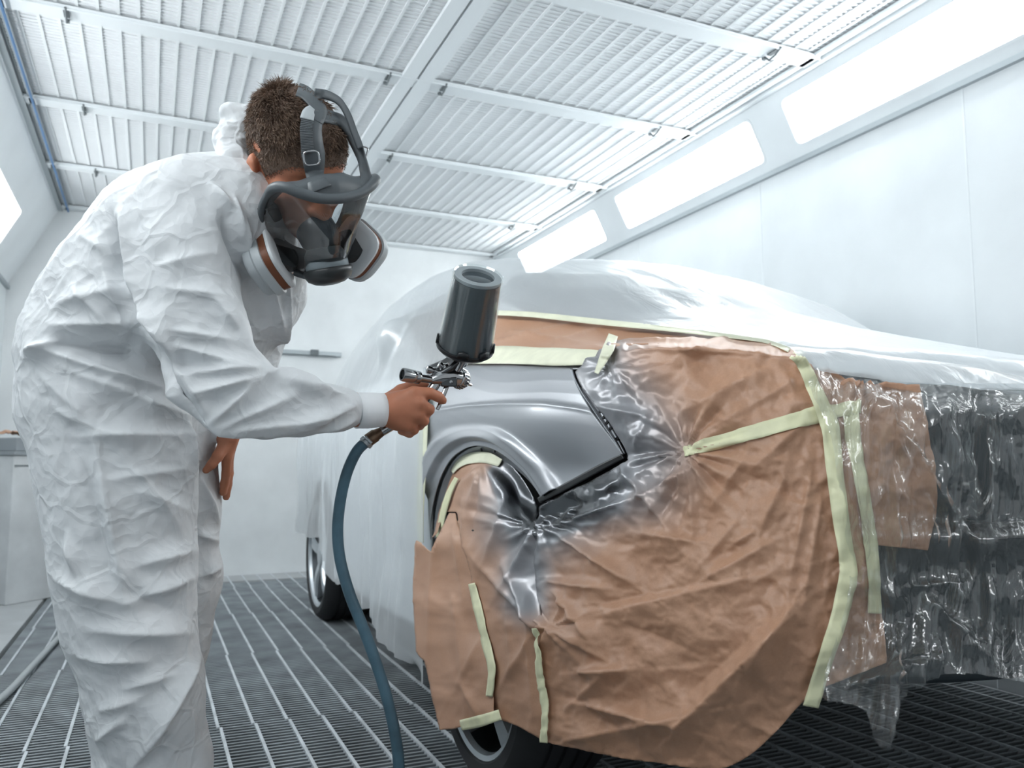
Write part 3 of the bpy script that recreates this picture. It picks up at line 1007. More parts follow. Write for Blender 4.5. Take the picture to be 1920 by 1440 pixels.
def inside(UV, poly):
    poly = np.asarray(poly, float)
    x, y = UV[:, 0], UV[:, 1]
    r = np.zeros(len(UV), bool)
    j = len(poly) - 1
    for i in range(len(poly)):
        xi, yi = poly[i]; xj, yj = poly[j]
        c = ((yi > y) != (yj > y)) & (x < (xj - xi) * (y - yi) / (yj - yi + 1e-12) + xi)
        r ^= c
        j = i
    return r

def snap(UV, poly):
    poly = np.asarray(poly, float)
    A, B = poly, np.roll(poly, -1, 0)
    ab = B - A
    t = np.clip(((UV[:, None] - A[None]) * ab[None]).sum(-1) / np.maximum((ab ** 2).sum(-1), 1e-9)[None], 0, 1)
    Q = A[None] + t[..., None] * ab[None]
    d = ((UV[:, None] - Q) ** 2).sum(-1)
    k = d.argmin(1)
    return Q[np.arange(len(UV)), k]

def sheet(name, poly, step, off, m, thick=0.0006, smooth_n=6, attr=None, parent=None, rough_poly=None):
    """a sheet covering the outline poly, lying off(UV) metres above the car"""
    poly = np.asarray(poly, float)
    lo, hi = poly.min(0) - step, poly.max(0) + step
    us = np.arange(lo[0], hi[0], step); vs = np.arange(lo[1], hi[1], step)
    Ug, Vg = np.meshgrid(us, vs)
    nr, nc = Ug.shape
    UV = np.stack([Ug.ravel(), Vg.ravel()], 1)
    F = grid_faces(nr, nc)
    keep = inside(UV[F].mean(1), poly)
    F = F[keep]
    used = np.unique(F)
    remap = np.full(len(UV), -1); remap[used] = np.arange(len(used))
    UV, F = UV[used], remap[F]
    e = np.sort(np.concatenate([F[:, [i, (i + 1) % 4]] for i in range(4)]), 1)
    u_, cnt = np.unique(e, axis=0, return_counts=True)
    b = np.unique(u_[cnt == 1])
    sn = snap(UV[b], poly)
    near = np.linalg.norm(sn - UV[b], axis=1) < step * 1.6
    UV[b[near]] = sn[near]
    Pp, Nn = on_car_arr(UV[:, 0], UV[:, 1])
    Nn = laplace(Nn, F, 14, 0.5)
    Nn /= np.linalg.norm(Nn, axis=1)[:, None]
    D = off(UV, Pp) if callable(off) else np.full(len(UV), off)
    Ds = laplace(np.stack([D, D, D], 1), F, 60, 0.5)[:, 0]      # the sheet's general stand-off, and its folds on top
    V = lift(Pp, Nn, Ds) + Nn * (D - Ds)[:, None]
    V = laplace(V, F, 1, 0.15)
    o = mesh_obj(name, V, F, m, parent)
    recalc(o)
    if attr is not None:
        a = o.data.attributes.new('overspray_shade', 'FLOAT', 'POINT')
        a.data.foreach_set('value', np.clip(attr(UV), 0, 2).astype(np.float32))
    if thick:
        md = o.modifiers.new('thick', 'SOLIDIFY'); md.thickness = thick; md.offset = 0
    return o

# --- folds of the brown paper, given as (from, to, height, width) in pixels of relief across the sheet
def seg_d(UV, a, b):
    a, b = np.array(a, float), np.array(b, float)
    ab = b - a
    t = ((UV - a) @ ab) / (ab @ ab)
    tc = np.clip(t, 0, 1)
    q = a + tc[:, None] * ab
    side = np.sign((UV[:, 0] - a[0]) * ab[1] - (UV[:, 1] - a[1]) * ab[0])
    return np.linalg.norm(UV - q, axis=1), tc, side

def fold(UV, a, b, h, w, asym=0.6):
    """sharp ridge fading towards its far end; one flank steeper"""
    d, t, s = seg_d(UV, a, b)
    ww = np.where(s > 0, w * asym, w) * (0.45 + 0.75 * t)
    return h * np.exp(-d / ww) * (0.35 + 0.65 * np.sin(np.clip(t * 0.85 + 0.12, 0, 1) * np.pi))

def star(UV, c, n, amp, r0, r1, seed):
    """creases fanning out of a pinched point"""
    d = UV - np.array(c)
    r = np.hypot(d[:, 0], d[:, 1]); a = np.arctan2(d[:, 1], d[:, 0])
    p = np.stack([np.cos(a) * 2.1, np.sin(a) * 2.1, np.full(len(a), seed * 3.7)], 1)
    ph = n * a / (2 * np.pi) + 0.55 * vnoise(p, seed) + 0.25 * vnoise(np.concatenate([UV / 90, np.full((len(UV), 1), seed)], 1), seed + 3)
    return amp * tri(ph) * np.exp(-r / r1) * (1 - np.exp(-r / r0))

PINCH = [((1283, 846), 13, 0.012, 20, 110, 3), ((1008, 985), 7, 0.011, 22, 80, 5), ((1030, 1175), 8, 0.010, 18, 90, 8), ((1150, 690), 10, 0.006, 15, 110, 11),
         ((1620, 700), 9, 0.010, 20, 160, 13)]
FOLDS = [((1060, 1010), (1190, 1095), 0.030, 26), ((1030, 1090), (1150, 1105), 0.024, 22), ((1040, 1110), (1100, 1190), 0.022, 20), ((1010, 1170), (1140, 1240), 0.024, 24),
         ((1080, 1310), (1180, 1385), -0.018, 40), ((1090, 1320), (1270, 1365), 0.028, 34), ((1270, 1365), (1530, 1110), 0.040, 60), ((1060, 1390), (1300, 1340), 0.022, 40),
         ((1090, 1260), (1200, 1255), 0.024, 26), ((1130, 1130), (1330, 1090), -0.020, 46), ((1150, 1145), (1500, 1060), 0.022, 46), ((1330, 1080), (1460, 1010), 0.024, 30),
         ((1210, 1000), (1340, 1020), 0.020, 26), ((1380, 980), (1290, 1090), 0.016, 26), ((1410, 1000), (1360, 1030), 0.016, 18), ((1470, 900), (1420, 1010), 0.016, 20),
         ((1520, 900), (1470, 1150), 0.014, 26), ((1540, 940), (1500, 1170), 0.012, 16), ((1490, 1130), (1380, 1290), 0.026, 44), ((1350, 640), (1160, 720), 0.014, 26),
         ((1420, 700), (1230, 800), 0.013, 30), ((1480, 720), (1340, 800), 0.011, 22), ((1500, 800), (1400, 890), 0.014, 26), ((1390, 870), (1330, 960), 0.012, 22),
         ((1170, 660), (1260, 655), 0.014, 16), ((1110, 760), (1210, 780), 0.018, 18), ((1215, 780), (1190, 850), 0.020, 20), ((1160, 870), (1260, 1000), 0.020, 26),
         ((1030, 990), (1200, 930), 0.030, 30), ((1200, 930), (1330, 860), 0.024, 24), ((1290, 880), (1300, 980), 0.014, 20), ((1060, 1330), (1150, 1250), 0.014, 30),
         ((1000, 1160), (950, 1080), 0.014, 18), ((1400, 1200), (1290, 1300), -0.018, 46), ((1200, 1180), (1320, 1230), -0.014, 50), ((1560, 860), (1600, 980), 0.010, 20)]
def paper_relief(UV):
    p3 = np.concatenate([UV / 100.0, np.full((len(UV), 1), 2.0)], 1)
    d = 0.012 * fbm(p3 * 0.9, 2, 4) + 0.0085 * crumple(p3 * 1.25, 40) + 0.0040 * crumple(p3 * 2.9, 60) + 0.0012 * crumple(p3 * 7, 62)
    for c, n, a, r0, r1, sd in PINCH:
        d = d + star(UV, c, n, a, r0, r1, sd)
    for f in FOLDS:
        d = d + fold(UV, *f)
    # deep crumple under the front tip of the fender
    g = np.exp(-((UV[:, 0] - 1050) / 60) ** 2 - ((UV[:, 1] - 960) / 40) ** 2)
    d = d + g * (0.020 * crumple(p3 * 4.0, 80) - 0.030)
    return d

def paper_off(UV, Pp):
    d = 0.022 + paper_relief(UV) + 0.028 * smooth01(UV[:, 1], 1060, 1180) * (1 - smooth01(UV[:, 0], 1080, 1250))
    # belly of the sheet hanging away from the bumper, tucked in along the fender and along the bottom corner
    d = d + 0.060 * np.exp(-((UV[:, 0] - 1300) / 240) ** 2 - ((UV[:, 1] - 1180) / 200) ** 2)
    tuck = np.minimum.reduce([seg_d(UV, (1012, 938), (1167, 853))[0], seg_d(UV, (1072, 691), (1167, 853))[0]])
    return np.maximum(d, 0.004) * smooth01(tuck, -15, 40) + 0.003

def overspray_shade(UV):
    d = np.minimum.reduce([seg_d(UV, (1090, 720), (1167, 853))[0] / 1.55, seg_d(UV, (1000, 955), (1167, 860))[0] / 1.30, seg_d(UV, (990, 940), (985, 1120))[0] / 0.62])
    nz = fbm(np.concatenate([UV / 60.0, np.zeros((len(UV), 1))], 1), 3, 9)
    hv = np.minimum(seg_d(UV, (1015, 960), (1120, 915))[0] * 0.8 + 12 * nz, seg_d(UV, (945, 885), (985, 960))[0] * 1.6 + 12 * nz)  # thick primer and crumple shade, painted as one dark area by the fender tip
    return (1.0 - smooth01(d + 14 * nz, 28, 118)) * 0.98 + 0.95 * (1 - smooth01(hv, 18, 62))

big_poly = catmull([(1135, 648), (1180, 634), (1300, 630), (1430, 638), (1486, 656), (1540, 692), (1630, 716), (1722, 722)], 60).tolist() + \
    catmull([(1722, 722), (1738, 790), (1752, 880), (1756, 960), (1738, 1032)], 30).tolist() + [(1640, 1022), (1652, 1140), (1660, 1200), (1664, 1242)] + \
    catmull([(1664, 1242), (1600, 1268), (1545, 1290), (1500, 1322), (1455, 1372), (1400, 1420), (1340, 1444), (1260, 1436), (1150, 1420), (1070, 1404), (1022, 1392)], 60).tolist() + \
    [(1016, 1330), (1010, 1250), (1004, 1180), (1002, 1100), (1000, 1040), (1002, 985), (1010, 950), (1040, 934), (1090, 908), (1130, 886), (1172, 862), (1166, 840), (1140, 796), (1107, 752), (1085, 718), (1076, 696), (1104, 672)]
paper_main = sheet('masking_paper', big_poly, 3.2, paper_off, M_PAPER, attr=overspray_shade)
tag(paper_main, 'large crumpled brown paper sheet taped over the front corner and bumper', 'masking paper', 'brown masking paper sheets')

def arch_off(UV, Pp):
    p3 = np.concatenate([UV / 100.0, np.full((len(UV), 1), 7.0)], 1)
    d = 0.016 + 0.024 * smooth01(UV[:, 1], 1060, 1180) + 0.006 * fbm(p3 * 1.3, 2, 14) + 0.004 * crumple(p3 * 2.2, 140)
    d = d + star(UV, (1000, 985), 8, 0.011, 20, 80, 25) + star(UV, (905, 868), 12, 0.012, 14, 90, 27)
    for f in [((1002, 1175), (880, 1040), 0.022, 22), ((1000, 1180), (940, 1060), 0.018, 14), ((990, 1020), (930, 1120), 0.018, 18), ((955, 930), (905, 1060), 0.022, 24),
              ((870, 900), (870, 1100), 0.016, 20), ((860, 960), (845, 1060), 0.014, 12), ((920, 880), (960, 930), 0.016, 12), ((960, 880), (975, 960), -0.018, 16),
              ((1000, 1190), (930, 1300), 0.014, 24), ((950, 1130), (960, 1270), 0.012, 22), ((985, 1120), (1000, 1340), 0.012, 18)]:
        d = d + fold(UV, *f)
    d = d + 0.020 * smooth01(UV[:, 1], 900, 1150)
    inner = 1 - smooth01(dist_poly(UV, arch_d), 10, 75)
    up = 1 - smooth01(UV[:, 1], 930, 1030)
    return d * (1 - inner * up) - 0.034 * inner * up
arch_poly = catmull([(836, 905), (846, 880), (862, 862), (884, 853), (910, 853), (938, 858), (962, 877), (982, 903), (997, 933), (1005, 965)], 40).tolist() + \
    [(1004, 1040), (1006, 1100), (1010, 1180), (1016, 1250), (1022, 1330), (1026, 1394)] + catmull([(1026, 1394), (995, 1376), (965, 1360), (940, 1350), (918, 1346)], 16).tolist() + \
    [(921, 1290), (912, 1220), (898, 1150), (884, 1092), (868, 1020), (852, 960), (832, 960), (822, 1000), (814, 1010), (820, 960), (828, 925)]
paper_arch = sheet('masking_paper', arch_poly, 3.0, arch_off, M_PAPER, attr=overspray_shade)
tag(paper_arch, 'brown paper sheet stuffed into the wheel arch and hanging over the wheel', 'masking paper', 'brown masking paper sheets')

def side_off(UV, Pp):
    p3 = np.concatenate([UV / 100.0, np.full((len(UV), 1), 9.0)], 1)
    d = 0.006 + 0.038 * smooth01(UV[:, 1], 955, 1030) + 0.012 * smooth01(UV[:, 1], 1060, 1180) + 0.010 * fbm(p3 * 1.2, 2, 33) + 0.005 * crumple(p3 * 1.6, 150) + 0.014 * smooth01(UV[:, 1], 1150, 1340)
    for f in [((815, 1010), (800, 1240), 0.012, 16), ((850, 980), (868, 1120), 0.012, 14), ((850, 1120), (870, 1290), 0.012, 26), ((900, 1200), (850, 1300), 0.012, 26), ((870, 1290), (900, 1350), 0.014, 18)]:
        d = d + fold(UV, *f)
    return d
side_poly = [(779, 1012), (790, 1018), (802, 1030), (812, 1034), (822, 1004), (838, 962), (850, 962), (857, 985), (868, 1015), (884, 1088), (900, 1150), (914, 1220), (924, 1290), (926, 1344), (895, 1355), (850, 1367), (824, 1369),
             (814, 1330), (804, 1280), (796, 1240), (786, 1232), (778, 1222), (775, 1160), (772, 1100), (776, 1050)]
paper_side = sheet('masking_paper', side_poly, 3.0, side_off, M_PAPER)
tag(paper_side, 'narrow brown paper sheet behind the front wheel, beside the film-covered door', 'masking paper', 'brown masking paper sheets')

def strip_off(UV, Pp):
    p3 = np.concatenate([UV / 100.0, np.full((len(UV), 1), 5.0)], 1)
    d = 0.004 + 0.005 * crumple(p3 * np.array([0.9, 2.6, 1]), 170)
    for f in [((930, 640), (1100, 600), 0.012, 10), ((960, 620), (1120, 650), 0.010, 8), ((1040, 640), (1160, 605), 0.010, 9)]:
        d = d + fold(UV, *f)
    return d
strip_poly = catmull([(860, 590), (990, 590), (1100, 600), (1220, 614), (1330, 626), (1430, 640)], 40).tolist() + [(1300, 642), (1180, 648), (1150, 664), (1120, 682), (1000, 682), (870, 682), (850, 640)]
paper_strip = sheet('masking_paper', strip_poly, 3.0, strip_off, M_PAPER)
tag(paper_strip, 'long flat brown paper strip along the hood edge above the grey fender', 'masking paper', 'brown masking paper sheets')

# --- tape
def on_paper(L):
    return paper_off(L, None) + 0.0035
def on_arch(L):
    return np.maximum(arch_off(L, None), side_off(L, None)) + 0.004
def tape(px, w, off, label, m=M_TAPE, n=70, grp=True):
    o = strip('masking_tape', px, w, off, m, None, 0.0006, n)
    return tag(o, label, 'tape', 'strips of masking tape')
tape([(1486, 662), (1504, 680), (1530, 735), (1556, 800), (1565, 880), (1575, 960), (1588, 1040), (1590, 1080), (1576, 1150), (1550, 1230), (1520, 1326)], [20, 28, 33, 34, 30, 32, 34, 36, 32, 30, 30],
     lambda L: on_paper(L) + 0.010, 'long yellow tape running down the whole front corner of the brown paper', n=140)
tape([(1590, 752), (1602, 830), (1620, 930), (1633, 1020), (1640, 1100), (1640, 1150)], [28, 26, 26, 26, 28, 26], on_paper, 'yellow tape under the clear film, right of the longest tape', n=90)
tape([(1282, 847), (1350, 828), (1450, 800), (1540, 776), (1612, 762)], [20, 26, 30, 30, 26], on_paper, 'slanting yellow tape across the middle of the large brown paper sheet', n=90)
tape([(884, 1094), (898, 1150), (912, 1210), (922, 1255), (917, 1306)], [12, 16, 14, 15, 12], on_arch, 'narrow yellow tape down the paper seam behind the wheel')
tape([(1004, 1178), (1008, 1230), (1014, 1280), (1022, 1330), (1018, 1393)], [13, 14, 17, 12, 15], lambda L: np.maximum(arch_off(L, None), on_paper(L)) + 0.006, 'narrow yellow tape down the paper seam in front of the wheel')
tape([(864, 1360), (900, 1352), (937, 1340)], [20, 22, 20], on_arch, 'short yellow tape at the bottom edge of the paper over the tire', n=30)
tape([(822, 1008), (830, 965), (842, 925), (856, 896)], [10, 12, 12, 8], -0.006, 'thin yellow tape up the rear inside edge of the wheel arch', n=40)
tape([(846, 884), (862, 868), (884, 859), (912, 858), (938, 868)], [14, 20, 22, 20, 14], lambda L: np.maximum(arch_off(L, None), -0.04) + 0.005, 'pale crumpled tape over the top of the paper in the wheel arch', M_TAPEPALE, 50)
tape([(797, 716), (794, 800), (791, 880), (788, 960), (789, 1018)], [14, 16, 16, 14, 10], 0.012, 'pale upright tape along the door gap behind the fender', M_TAPEPALE)
tape([(850, 668), (900, 666), (960, 666), (1050, 669), (1130, 670)], [30, 33, 33, 30, 24], lambda L: strip_off(L, None) + 0.003, 'pale wide tape along the top edge of the grey fender', M_TAPEPALE)
tape([(1150, 628), (1142, 650), (1128, 680), (1118, 700)], [18, 22, 16, 8], lambda L: np.full(len(L), 0.030), 'short pale tape at the front top corner of the fender', M_TAPEPALE, 40)
tape([(920, 586), (1000, 590), (1120, 603), (1250, 616), (1370, 630), (1440, 640), (1480, 656)], [9, 10, 11, 10, 9, 8, 10], lambda L: np.full(len(L), 0.024), 'thin pale tape holding the white film along the hood edge', M_TAPEPALE, 110)

# --- white film over the car
def film_bottom(y):
    return float(np.interp(y, [0.8, 1.6, 2.4, 2.6, 3.0, 3.4, 3.7, 3.95, 4.1, 4.6, 5.3], [0.40, 0.30, 0.16, 0.17, 0.24, 0.27, 0.30, 0.36, 0.42, 0.44, 0.40]))
WG = hull(420, 300, film_bottom, 0.014)
for _ in range(6):
    WG[1:-1] = 0.25 * WG[:-2] + 0.5 * WG[1:-1] + 0.25 * WG[2:]
wn = WG[0].copy(); wn[:, 1] -= 0.02; wn[:, 0] = XC + (wn[:, 0] - XC) * 0.1
wt = WG[-1].copy(); wt[:, 1] += 0.02; wt[:, 0] = XC + (wt[:, 0] - XC) * 0.1
WG = np.concatenate([wn[None], WG, wt[None]])
WV = WG.reshape(-1, 3); WF = grid_faces(WG.shape[0], WG.shape[1])
WN = vert_normals(WV, WF)
if (WN[:, 2].sum() < 0): WN = -WN
sidew = smooth01(1.10 - WV[:, 2], 0, 0.15)
tight = WV * np.array([1.0, 0.8, 1.0])
rel = sidew * (0.048 * ridged(WV * np.array([1, 3.2, 0.45]) + 3, 2, 71) + 0.018 * ridged(WV * np.array([2, 8.5, 0.9]), 2, 75) + 0.010 * crumple(WV * np.array([3, 6, 3.0]), 77))
rel += (1 - sidew) * (0.008 * ridged(WV * np.array([3.5, 1.0, 1]) + 5, 2, 81) + 0.004 * ridged(WV * np.array([11, 2.2, 2]), 2, 85))
flute = smooth01(0.55 - WV[:, 2], 0, 0.35) * 0.03 * vnoise(WV * np.array([1, 5.0, 0.8]), 91)
rel *= 0.25 + 0.75 * smooth01(WV[:, 1], 1.1, 1.7)
pin = smooth01(np.abs(WV[:, 1] - 2.47), 0.01, 0.14)
Wd = WV + WN * ((rel + flute) * np.where(WV[:, 0] < XC, pin, 1.0))[:, None]
hem = 0.05 * vnoise(np.stack([WV[:, 1] * 5, WV[:, 0] * 0, WV[:, 0] * 0], 1), 93)
Wd[:, 2] += hem * smooth01(0.5 - WV[:, 2], 0, 0.25)
mir, mirn = on_car(748, 640)
Wd = Wd + (unit(mirn + np.array([0, 0, 0.25])) * 0.07)[None] * np.exp(-(((WV - mir) / np.array([0.2, 0.12, 0.085])) ** 2).sum(1) ** 1.5)[:, None]
cw = Wd[WF].mean(1)
q = cw - CAM
dd = q @ FW
uu = CU + FPX * (q @ RT) / dd; vv = CV - FPX * (q @ UP) / dd
cut_poly = [(793, 690), (830, 675), (880, 640), (900, 585), (990, 586), (1120, 598), (1250, 612), (1370, 626), (1440, 637), (1484, 652), (1512, 690), (1560, 700), (1650, 712), (1720, 718), (1990, 720), (2600, 760), (2600, 2600), (793, 2600)]
cutm = inside(np.stack([uu, vv], 1), cut_poly) & (dd > 0.2) & (cw[:, 1] < 2.75) & (cw[:, 0] < XC + 0.35)
fa = np.cross(Wd[WF[:, 2]] - Wd[WF[:, 0]], Wd[WF[:, 3]] - Wd[WF[:, 1]]); fa /= np.linalg.norm(fa, axis=1)[:, None] + 1e-12
front_low = ((cw[:, 1] < 1.6) & (cw[:, 2] < 0.92) & (cw[:, 0] < XC + 0.4)) | (cw[:, 1] < 0.860) | ((cw[:, 1] < 1.4) & (np.abs(fa[:, 2]) < 0.30) & (cw[:, 0] < XC + 0.4))
WFk = WF[~(cutm | front_low)]
e = np.sort(np.concatenate([WFk[:, [i, (i + 1) % 4]] for i in range(4)]), 1)
u_, cnt = np.unique(e, axis=0, return_counts=True)
b = np.unique(u_[cnt == 1])
qb = Wd[b] - CAM; db = qb @ FW
ub = np.stack([CU + FPX * (qb @ RT) / db, CV - FPX * (qb @ UP) / db], 1)
sn = snap(ub, cut_poly)
mv = (np.linalg.norm(sn - ub, axis=1) < 22) & (db > 0.3) & (Wd[b, 1] < 2.8) & (Wd[b, 0] < XC + 0.4)
bi = b[mv]
Wd[bi] = CAM + (FW[None] * FPX + RT[None] * (sn[mv, :1] - CU) - UP[None] * (sn[mv, 1:2] - CV)) * (db[mv] / FPX)[:, None]
film_o = mesh_obj('masking_film', Wd, WFk, M_FILM)
bm = bmesh.new(); bm.from_mesh(film_o.data)
bmesh.ops.delete(bm, geom=[v for v in bm.verts if not v.link_faces], context='VERTS')
bmesh.ops.recalc_face_normals(bm, faces=bm.faces)
bm.to_mesh(film_o.data); bm.free()
tag(film_o, 'translucent white plastic film draped over the roof, hood and doors of the car', 'masking film')

# --- clear film over the open front
def clear_off(UV, Pp):
    p3 = np.concatenate([UV / 100.0, np.full((len(UV), 1), 4.0)], 1)
    d = 0.045 + 0.024 * ridged(p3 * np.array([1.7, 0.30, 1]), 2, 201) + 0.014 * ridged(p3 * np.array([4.2, 0.6, 1]) + 4, 2, 205)  + 0.010 * crumple(p3 * np.array([1.6, 0.9, 1]), 210) + 0.003 * crumple(p3 * np.array([5, 3, 1]), 220)
    for f in [((1690, 800), (1800, 985), 0.030, 18), ((1640, 700), (1720, 900), 0.018, 14), ((1800, 970), (1830, 1020), 0.022, 14), ((1720, 1330), (1730, 1180), 0.040, 26), ((1662, 1400), (1690, 1180), 0.040, 26), ((1750, 1130), (1850, 1230), 0.030, 26),
              ((1600, 1280), (1760, 1230), 0.026, 22), ((1590, 780), (1610, 1000), 0.016, 10), ((1600, 1000), (1585, 1240), 0.014, 10), ((1860, 990), (1800, 1150), 0.022, 20), ((1890, 740), (1900, 960), 0.016, 12), ((1820, 730), (1780, 900), 0.016, 12),
              ((1740, 930), (1760, 1030), 0.018, 12), ((1700, 1100), (1800, 1090), 0.014, 14), ((1880, 1000), (1890, 1160), 0.026, 14)]:
        d = d + fold(UV, *f)
    d = d + 0.03 * smooth01(UV[:, 1], 960, 1010) * np.exp(-((UV[:, 1] - 1000) / 40) ** 2) + 0.05 * smooth01(UV[:, 1], 1150, 1380)
    edge = 1 - smooth01(seg_d(UV, (1484, 655), (1590, 1060))[0], 4, 40)
    topl = np.interp(UV[:, 0], [1480, 1520, 1580, 1680, 1760, 2000], [655, 668, 690, 712, 718, 720])
    return d * (1 - 0.6 * edge) * (0.12 + 0.88 * smooth01(UV[:, 1] - topl, 0, 60)) + 0.006
clear_poly = catmull([(1490, 660), (1522, 730), (1560, 830), (1575, 930), (1588, 1030), (1592, 1080), (1578, 1160), (1550, 1250), (1540, 1310)], 60).tolist() + \
    catmull([(1540, 1310), (1580, 1318), (1610, 1325), (1630, 1345), (1645, 1392), (1662, 1408), (1674, 1390), (1688, 1350), (1704, 1300), (1730, 1285), (1790, 1262), (1860, 1268), (1920, 1278), (2010, 1290)], 70).tolist() + \
    [(2010, 716), (1900, 714), (1760, 713), (1680, 704), (1580, 682), (1520, 666)]
clear_o = sheet('masking_film', clear_poly, 3.0, clear_off, M_CLEAR, thick=0.0)
tag(clear_o, 'clear wrinkled plastic film hanging over the dark front bumper, drooping to a tip', 'masking film')

wp = sheet('window_trim', [(762, 600), (800, 585), (850, 572), (860, 640), (850, 684), (806, 690), (790, 660)], 4.0, 0.004, M_BLACKTRIM, parent=car)
# ------------------------------------------------------------------ the painter
def coverall_mat():
    m = mat('white_coverall', (0.70, 0.725, 0.745), 0.55, bump=0.42, bscale=22, bdist=0.010, kind='crumple', spec=0.35)
    return m
M_SUIT = coverall_mat()
M_CUFF = mat('knit_cuff', (0.82, 0.84, 0.86), 0.85, bump=0.2, bscale=300, bdist=0.0008)
M_SKIN = mat('skin', (0.50, 0.20, 0.115), 0.5, sss=0.12, bump=0.12, bscale=90, bdist=0.0012, vary=0.12, vscale=22)
M_HAIR = mat('brown_hair', (0.19, 0.125, 0.088), 0.42, vary=0.45, vscale=60, spec=0.4)
M_SCALP = mat('scalp', (0.13, 0.085, 0.062), 0.8, bump=0.6, bscale=260, bdist=0.002)
M_RUBBER = mat('grey_rubber', (0.10, 0.115, 0.125), 0.42)
M_DARKRUBBER = mat('dark_rubber', (0.03, 0.034, 0.036), 0.35)
M_VISOR_IN = mat('nose_cup_grey', (0.06, 0.07, 0.08), 0.3)
M_FILTERW = mat('filter_plastic', (0.62, 0.65, 0.67), 0.4)
M_FILTERG = mat('filter_cover', (0.46, 0.50, 0.52), 0.42)
M_BROWNBAND = mat('brown_band', (0.17, 0.055, 0.022), 0.45)
M_CHROME = mat('chrome', (0.62, 0.63, 0.64), 0.12, 1.0)
M_STRAP = mat('ribbed_strap', (0.13, 0.145, 0.155), 0.5)
M_TSHIRT = mat('black_cloth', (0.012, 0.014, 0.015), 0.8)
M_SHOE = mat('dark_shoe', (0.03, 0.03, 0.032), 0.5)

person = empty('person', (P(260, 1500, 1.52)[0], P(260, 1500, 1.52)[1], 0), 'person in white hooded coverall bending forward, spraying with a paint gun', 'person')

def S(px, d):
    return px * d / FPX

def K(u, v, d, px):
    return (P(u, v, d), S(px, d))

# head frame
toC = -FW
def cdir(r, u, t):
    return RT * r + UP * u + toC * t
HR = unit(cdir(-0.78, -0.22, 0.58))
HU = cdir(0.13, 0.72, 0.68); HU = unit(HU - HR * (HU @ HR))
HF_ = np.cross(HU, HR)
HC = P(556, 300, 1.45)
HM = np.stack([HR, HF_, HU])
def H(x, y, z):
    return HC + HR * x + HF_ * y + HU * z
def Hd(x, y, z):
    return unit(HR * x + HF_ * y + HU * z)
def toH(V):
    return (V - HC) @ HM.T

# --- body: one continuous surface, seen at the head, neck and hands
lo = np.min([P(180, 150, 1.3), P(560, 1500, 1.95), P(150, 1600, 1.5), P(860, 840, 1.6), P(420, 840, 1.75)], 0) - 0.15
hi = np.max([P(660, 150, 1.5), P(860, 700, 1.6), P(420, 500, 1.9), P(860, 840, 1.6), P(200, 150, 1.4)], 0) + 0.15
lo[2] = 0.32
B = SDF(lo, hi, 0.0033)
B.ell(H(0, -0.012, 0.035), HM, (0.0745, 0.097, 0.086), 0.02)
B.ell(H(0, 0.030, -0.045), HM, (0.060, 0.070, 0.076), 0.03)
B.cone(H(0, 0.070, -0.100), H(0, 0.066, -0.09), 0.024, 0.026, 0.03)
B.ell(H(0, 0.076, 0.022), HM, (0.044, 0.014, 0.012), 0.02)
B.ell(H(0, 0.028, 0.030), HM, (0.067, 0.066, 0.062), 0.02)
for sx in (-1, 1):
    B.ell(H(sx * 0.031, 0.100, 0.000), HM, (0.017, 0.012, 0.011), 0.012, sub=True)
    B.ell(H(sx * 0.031, 0.083, -0.001), HM, (0.013, 0.012, 0.011), 0.003)
    B.ell(H(sx * 0.048, 0.062, -0.030), HM, (0.022, 0.022, 0.02), 0.02)
    B.ell(H(sx * 0.079, -0.006, -0.026), np.stack([Hd(1, -0.5 * sx * 0 - 0.35, 0), Hd(0.35, 1, 0.15), Hd(0, -0.15, 1)]) if sx > 0 else HM, (0.012, 0.023, 0.038), 0.005)
    B.ell(H(sx * 0.091, -0.000, -0.022), HM, (0.008, 0.012, 0.021), 0.006, sub=True)
B.chain([(H(0, 0.092, 0.006), 0.008), (H(0, 0.112, -0.030), 0.010), (H(0, 0.118, -0.042), 0.0125)], 0.01)
for sx in (-1, 1):
    B.cone(H(sx * 0.013, 0.104, -0.044), H(sx * 0.011, 0.108, -0.043), 0.009, 0.009, 0.008)
B.ell(H(0, 0.098, -0.070), HM, (0.026, 0.012, 0.006), 0.006)
B.ell(H(0, 0.096, -0.082), HM, (0.022, 0.012, 0.007), 0.006)
B.ell(H(0, 0.108, -0.076), HM, (0.024, 0.006, 0.0018), 0.003, sub=True)
neck0 = P(468, 392, 1.50)
B.chain([(H(0, -0.035, -0.05), 0.060), (neck0, 0.062), (P(430, 430, 1.52), 0.07)], 0.03)
# trunk, thighs and far arm stay well inside the coverall
B.chain([K(430, 430, 1.52, 75), K(330, 500, 1.52, 95), K(215, 640, 1.52, 95), K(205, 750, 1.52, 100)], 0.05)
B.chain([K(430, 430, 1.50, 70), K(362, 440, 1.41, 55), K(365, 600, 1.365, 42), K(432, 752, 1.325, 28), K(560, 767, 1.385, 28), K(660, 768, 1.44, 28), K(712, 768, 1.467, 27)], 0.02)
B.chain([K(440, 430, 1.55, 70), K(480, 450, 1.68, 48), K(470, 600, 1.74, 40), K(452, 720, 1.72, 34), K(428, 812, 1.645, 22)], 0.02)
B.chain([K(210, 780, 1.45, 85), K(240, 1060, 1.43, 70), K(255, 1180, 1.43, 60)], 0.04)
B.chain([K(260, 780, 1.62, 70), K(325, 1000, 1.68, 48)], 0.04)
